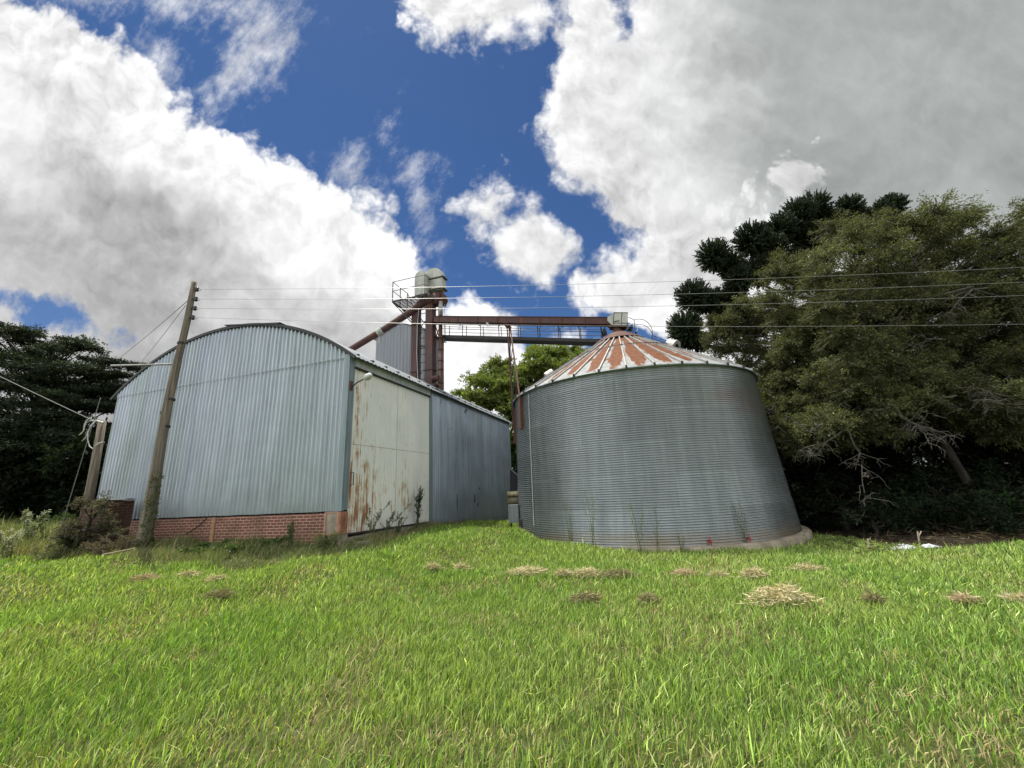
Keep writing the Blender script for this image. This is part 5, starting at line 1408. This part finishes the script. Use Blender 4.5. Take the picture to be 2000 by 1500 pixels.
x, y, r = scatter(1050000, 1.7, 21.)
rz_ = roughness_zone(x, y)
ok = ~in_shed(x, y, .05) & ~in_silo(x, y, .10 + .12 * rng.random(len(x))) & (rz_ < rng.random(len(x)) * .9 + .05) & ~near_hay(x, y)
# bare litter under the trees
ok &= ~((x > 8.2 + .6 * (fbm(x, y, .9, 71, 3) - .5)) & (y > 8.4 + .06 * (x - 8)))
thin = fbm(x, y, 1.3, 55, 4); ok &= rng.random(len(x)) < np.clip(1.6 - 1.35 * thin, .3, 1)
x, y, r = x[ok], y[ok], r[ok]; thin = thin[ok]
pt_ = fbm(x, y, .55, 61, 4); p2_ = fbm(x, y, 2.6, 62, 3)
hgt = (.055 + .068 * p2_) * np.exp(rng.normal(size=len(x)) * .28)
wid = np.maximum(.0072, r * .0013) * rng.uniform(.6, 1.4, len(x))
lean = np.clip(rng.normal(.42, .26, len(x)), .03, 1.05)
base = np.array([.205, .330, .056]); yel = np.array([.275, .375, .085]); dk = np.array([.085, .165, .035]); pale = np.array([.45, .50, .20]); dry = np.array([.36, .30, .15])
f = np.clip((pt_ - .35) / .3, 0, 1)[:, None]
tint = base * (1 - f) + yel * f
g_ = (rng.random(len(x)) < .25)[:, None]; tint = np.where(g_, dk, tint); tint = np.where((rng.random(len(x)) < .10)[:, None], pale, tint)
dr_ = rng.random(len(x)) < np.clip((thin - .46) * 1.5, .025, .5); tint = np.where(dr_[:, None], dry, tint)
lean = np.where(dr_, np.clip(lean + .3, 0, 1.3), lean); hgt = np.where(dr_, hgt * .75, hgt)
tint = tint * np.exp(rng.normal(size=(len(x), 1)) * .36)
V, F, T = blades(x, y, hgt, wid, lean, tint)
tag(np_mesh('lawn_grass', V, F, M['grass'], tint=T), kind='stuff')
# unmown grass along the barn and to the left
x = rng.uniform(-22, 0, 420000); y = rng.uniform(6, 19, 420000); r = np.hypot(x, y)
rz_ = roughness_zone(x, y); ok = (rz_ > rng.random(len(x))) & ~in_shed(x, y, .0) & ~in_silo(x, y, .05) & (np.abs(np.arctan2(x, y)) < R(66))
x, y, r = x[ok], y[ok], r[ok]
w_, d_ = gable_front(x, y)
pn = fbm(x, y, .9, 81, 4)
hgt = (.08 + .30 * np.clip(pn - .28, 0, 1)) * np.exp(rng.normal(size=len(x)) * .35) * np.where(w_ > 7.5, 1.35, 1.) * np.where(w_ < 0, .8, 1.)
wid = np.maximum(.004, r * .0008) * rng.uniform(.6, 1.3, len(x)); lean = np.clip(rng.normal(.5, .35, len(x)), .02, 1.3)
f = np.clip((fbm(x, y, .7, 91, 4) - .38) / .3, 0, 1)[:, None]
tint = np.array([.13, .175, .06]) * (1 - f) + np.array([.20, .205, .095]) * f
dr_ = (rng.random(len(x)) < .22)[:, None]; tint = np.where(dr_, np.array([.34, .29, .18]), tint) * np.exp(rng.normal(size=(len(x), 1)) * .25)
V, F, T = blades(x, y, hgt, wid, lean, tint)
tag(np_mesh('rough_grass', V, F, M['grass'], tint=T), kind='stuff')
# cut grass heaps
for p, r_, hh, lb in hay:
    n = int(260 + 1500 * r_); q = rng.normal(size=(n, 2)) * np.array([r_ * .40, r_ * .19]); rr2 = (q[:, 0] / r_) ** 2 + (q[:, 1] / (r_ * .5)) ** 2
    lump = .5 + .9 * fbm(q[:, 0] + p[0] * 3, q[:, 1], 6., 7, 2)
    zz = H(p[0] + q[:, 0], p[1] + q[:, 1]) + .06 + hh * 1.25 * np.exp(-rr2 * 1.8) * rng.random(n) ** .45 * lump
    dd = rng.normal(size=(n, 3)) * np.array([1, 1, .32])
    col = (.47, .41, .26)
    if 'dark' in lb or 'grey' in lb: col = (.24, .21, .12)
    if 'red' in lb or 'pink' in lb: col = (.42, .33, .22)
    if lb.startswith('largest'): col = (.54, .46, .30)
    L_h = rng.uniform(.05, .16, n)
    V, F, T = leaf_arrays(np.stack([p[0] + q[:, 0], p[1] + q[:, 1], zz], -1), dd, L_h, .009, tint_of(n, col, .28, (.16, .20, .06), .12))
    o_ = np.array([p[0], p[1], h1(p[0], p[1])])
    ob = np_mesh('straw_heap', V - o_, F, M['straw'], tint=T); ob.location = [float(v) for v in o_]
    tag(ob, lb, 'straw heap', 'clumps of cut grass on the lawn')
# dry twigs and litter between silo and trees
n = 3200; x = rng.uniform(6.6, 13.5, n); y = 8.6 + .06 * (x - 8) + rng.random(n) ** 1.6 * 2.6; ok = ~in_silo(x, y, .05); x, y = x[ok], y[ok]; n = len(x)
V, F, T = leaf_arrays(np.stack([x, y, H(x, y) + rng.random(n) ** 2 * .14 + .01], -1), rng.normal(size=(n, 3)) * np.array([1, 1, .25]), rng.uniform(.06, .35, n), .012, tint_of(n, (.05, .038, .025), .4, (.12, .10, .06), .2))
tag(np_mesh('twig_litter', V, F, M['straw'], tint=T), kind='stuff')
# odds and ends
def slab(lb, px, py, lx, ly, lz, rot, mat='concrete', name='concrete_slab', cat='slab', lift=.0, group=None):
    p = on_ground(px, py); p[2] = h1(p[0], p[1]) + lift
    m = MB(); c, s_ = math.cos(rot), math.sin(rot); poly = []
    for k in range(9):
        t = 2 * math.pi * k / 9; a = lx / 2 * np.sign(math.cos(t)) * abs(math.cos(t)) ** .45 * random.uniform(.88, 1.06); b = ly / 2 * np.sign(math.sin(t)) * abs(math.sin(t)) ** .45 * random.uniform(.88, 1.06)
        poly.append(p + np.array([a * c - b * s_, a * s_ + b * c, .02 + .04 * a]))
    m.prism(poly, UP * lz)
    o = m.build(name, M[mat]); return tag(o, lb, cat, group)
slab('long broken concrete slab lying below the door corner', 695, 1060, .75, .28, .06, -.15, 'foot', lift=.07, group='broken slabs by the door')
slab('small concrete slab just under the long one', 708, 1067, .35, .16, .05, .1, 'foot', lift=.03, group='broken slabs by the door')
slab('low concrete kerb piece right of the long slab near the door', 742, 1052, .5, .14, .05, -.4, 'concrete', lift=.03, group='broken slabs by the door')
# crumpled white waste by the trees
for k, (px, py, lx, ly, lb) in enumerate(((1765, 1068, .50, .22, 'crumpled white sheet heap at the lawn edge under the olive tree'), (1815, 1072, .40, .14, 'flat white sheet scrap right of the white heap'))):
    p = at(px, py, 8.75); p[2] = h1(p[0], p[1]) + .03
    def wf(u, v): return np.stack([p[0] + (u - .5) * lx * .95 + .05 * (fbm(u * 5, v * 5, 1, 3 + k) - .5), p[1] + (v - .5) * ly * 1.5, p[2] + (.22 if k == 0 else .09) * fbm(u * 6, v * 6, 1.2, 9 + k, 3) * np.sin(np.pi * np.clip(u, 0, 1)) * np.sin(np.pi * v) + .0], -1)
    V, F = grid(wf, np.linspace(0, 1, 22), np.linspace(0, 1, 14)); tag(np_mesh('white_scrap', V, F, M['whitewaste']), lb, 'rubbish', 'white scraps at the lawn edge')
M['bamboo'] = material('pale_cut_wood', lambda n: pbr(n, c4(.36, .31, .22), .8))
for px, y0, y1, Y, lb, fork in ((1695, 1066, 1052, 8.9, 'short pale stake standing in the litter right of the silo', 0), (1796, 1063, 1038, 9.1, 'forked pale stick standing beside the white scrap heap', 1)):
    a = at(px, y0, Y); a[2] = h1(a[0], a[1]) - .02; b = at(px - 4 * fork, y1, Y); m = MB(); m.tube([a, a * .4 + b * .6, b], .014, 6)
    if fork: m.tube([a * .4 + b * .6, b + np.array([.08, 0, .0])], .01, 5)
    tag(m.build('stake', M['bamboo']), lb, 'stake')
p = on_ground(200, 1092); q = on_ground(262, 1083)
m = MB(); m.tube([p + UP * .10, q + UP * .14], .012, 5); tag(m.build('dry_cane', M['bamboo']), 'pale dry cane lying in the rough grass left of the tall pole', 'cane')
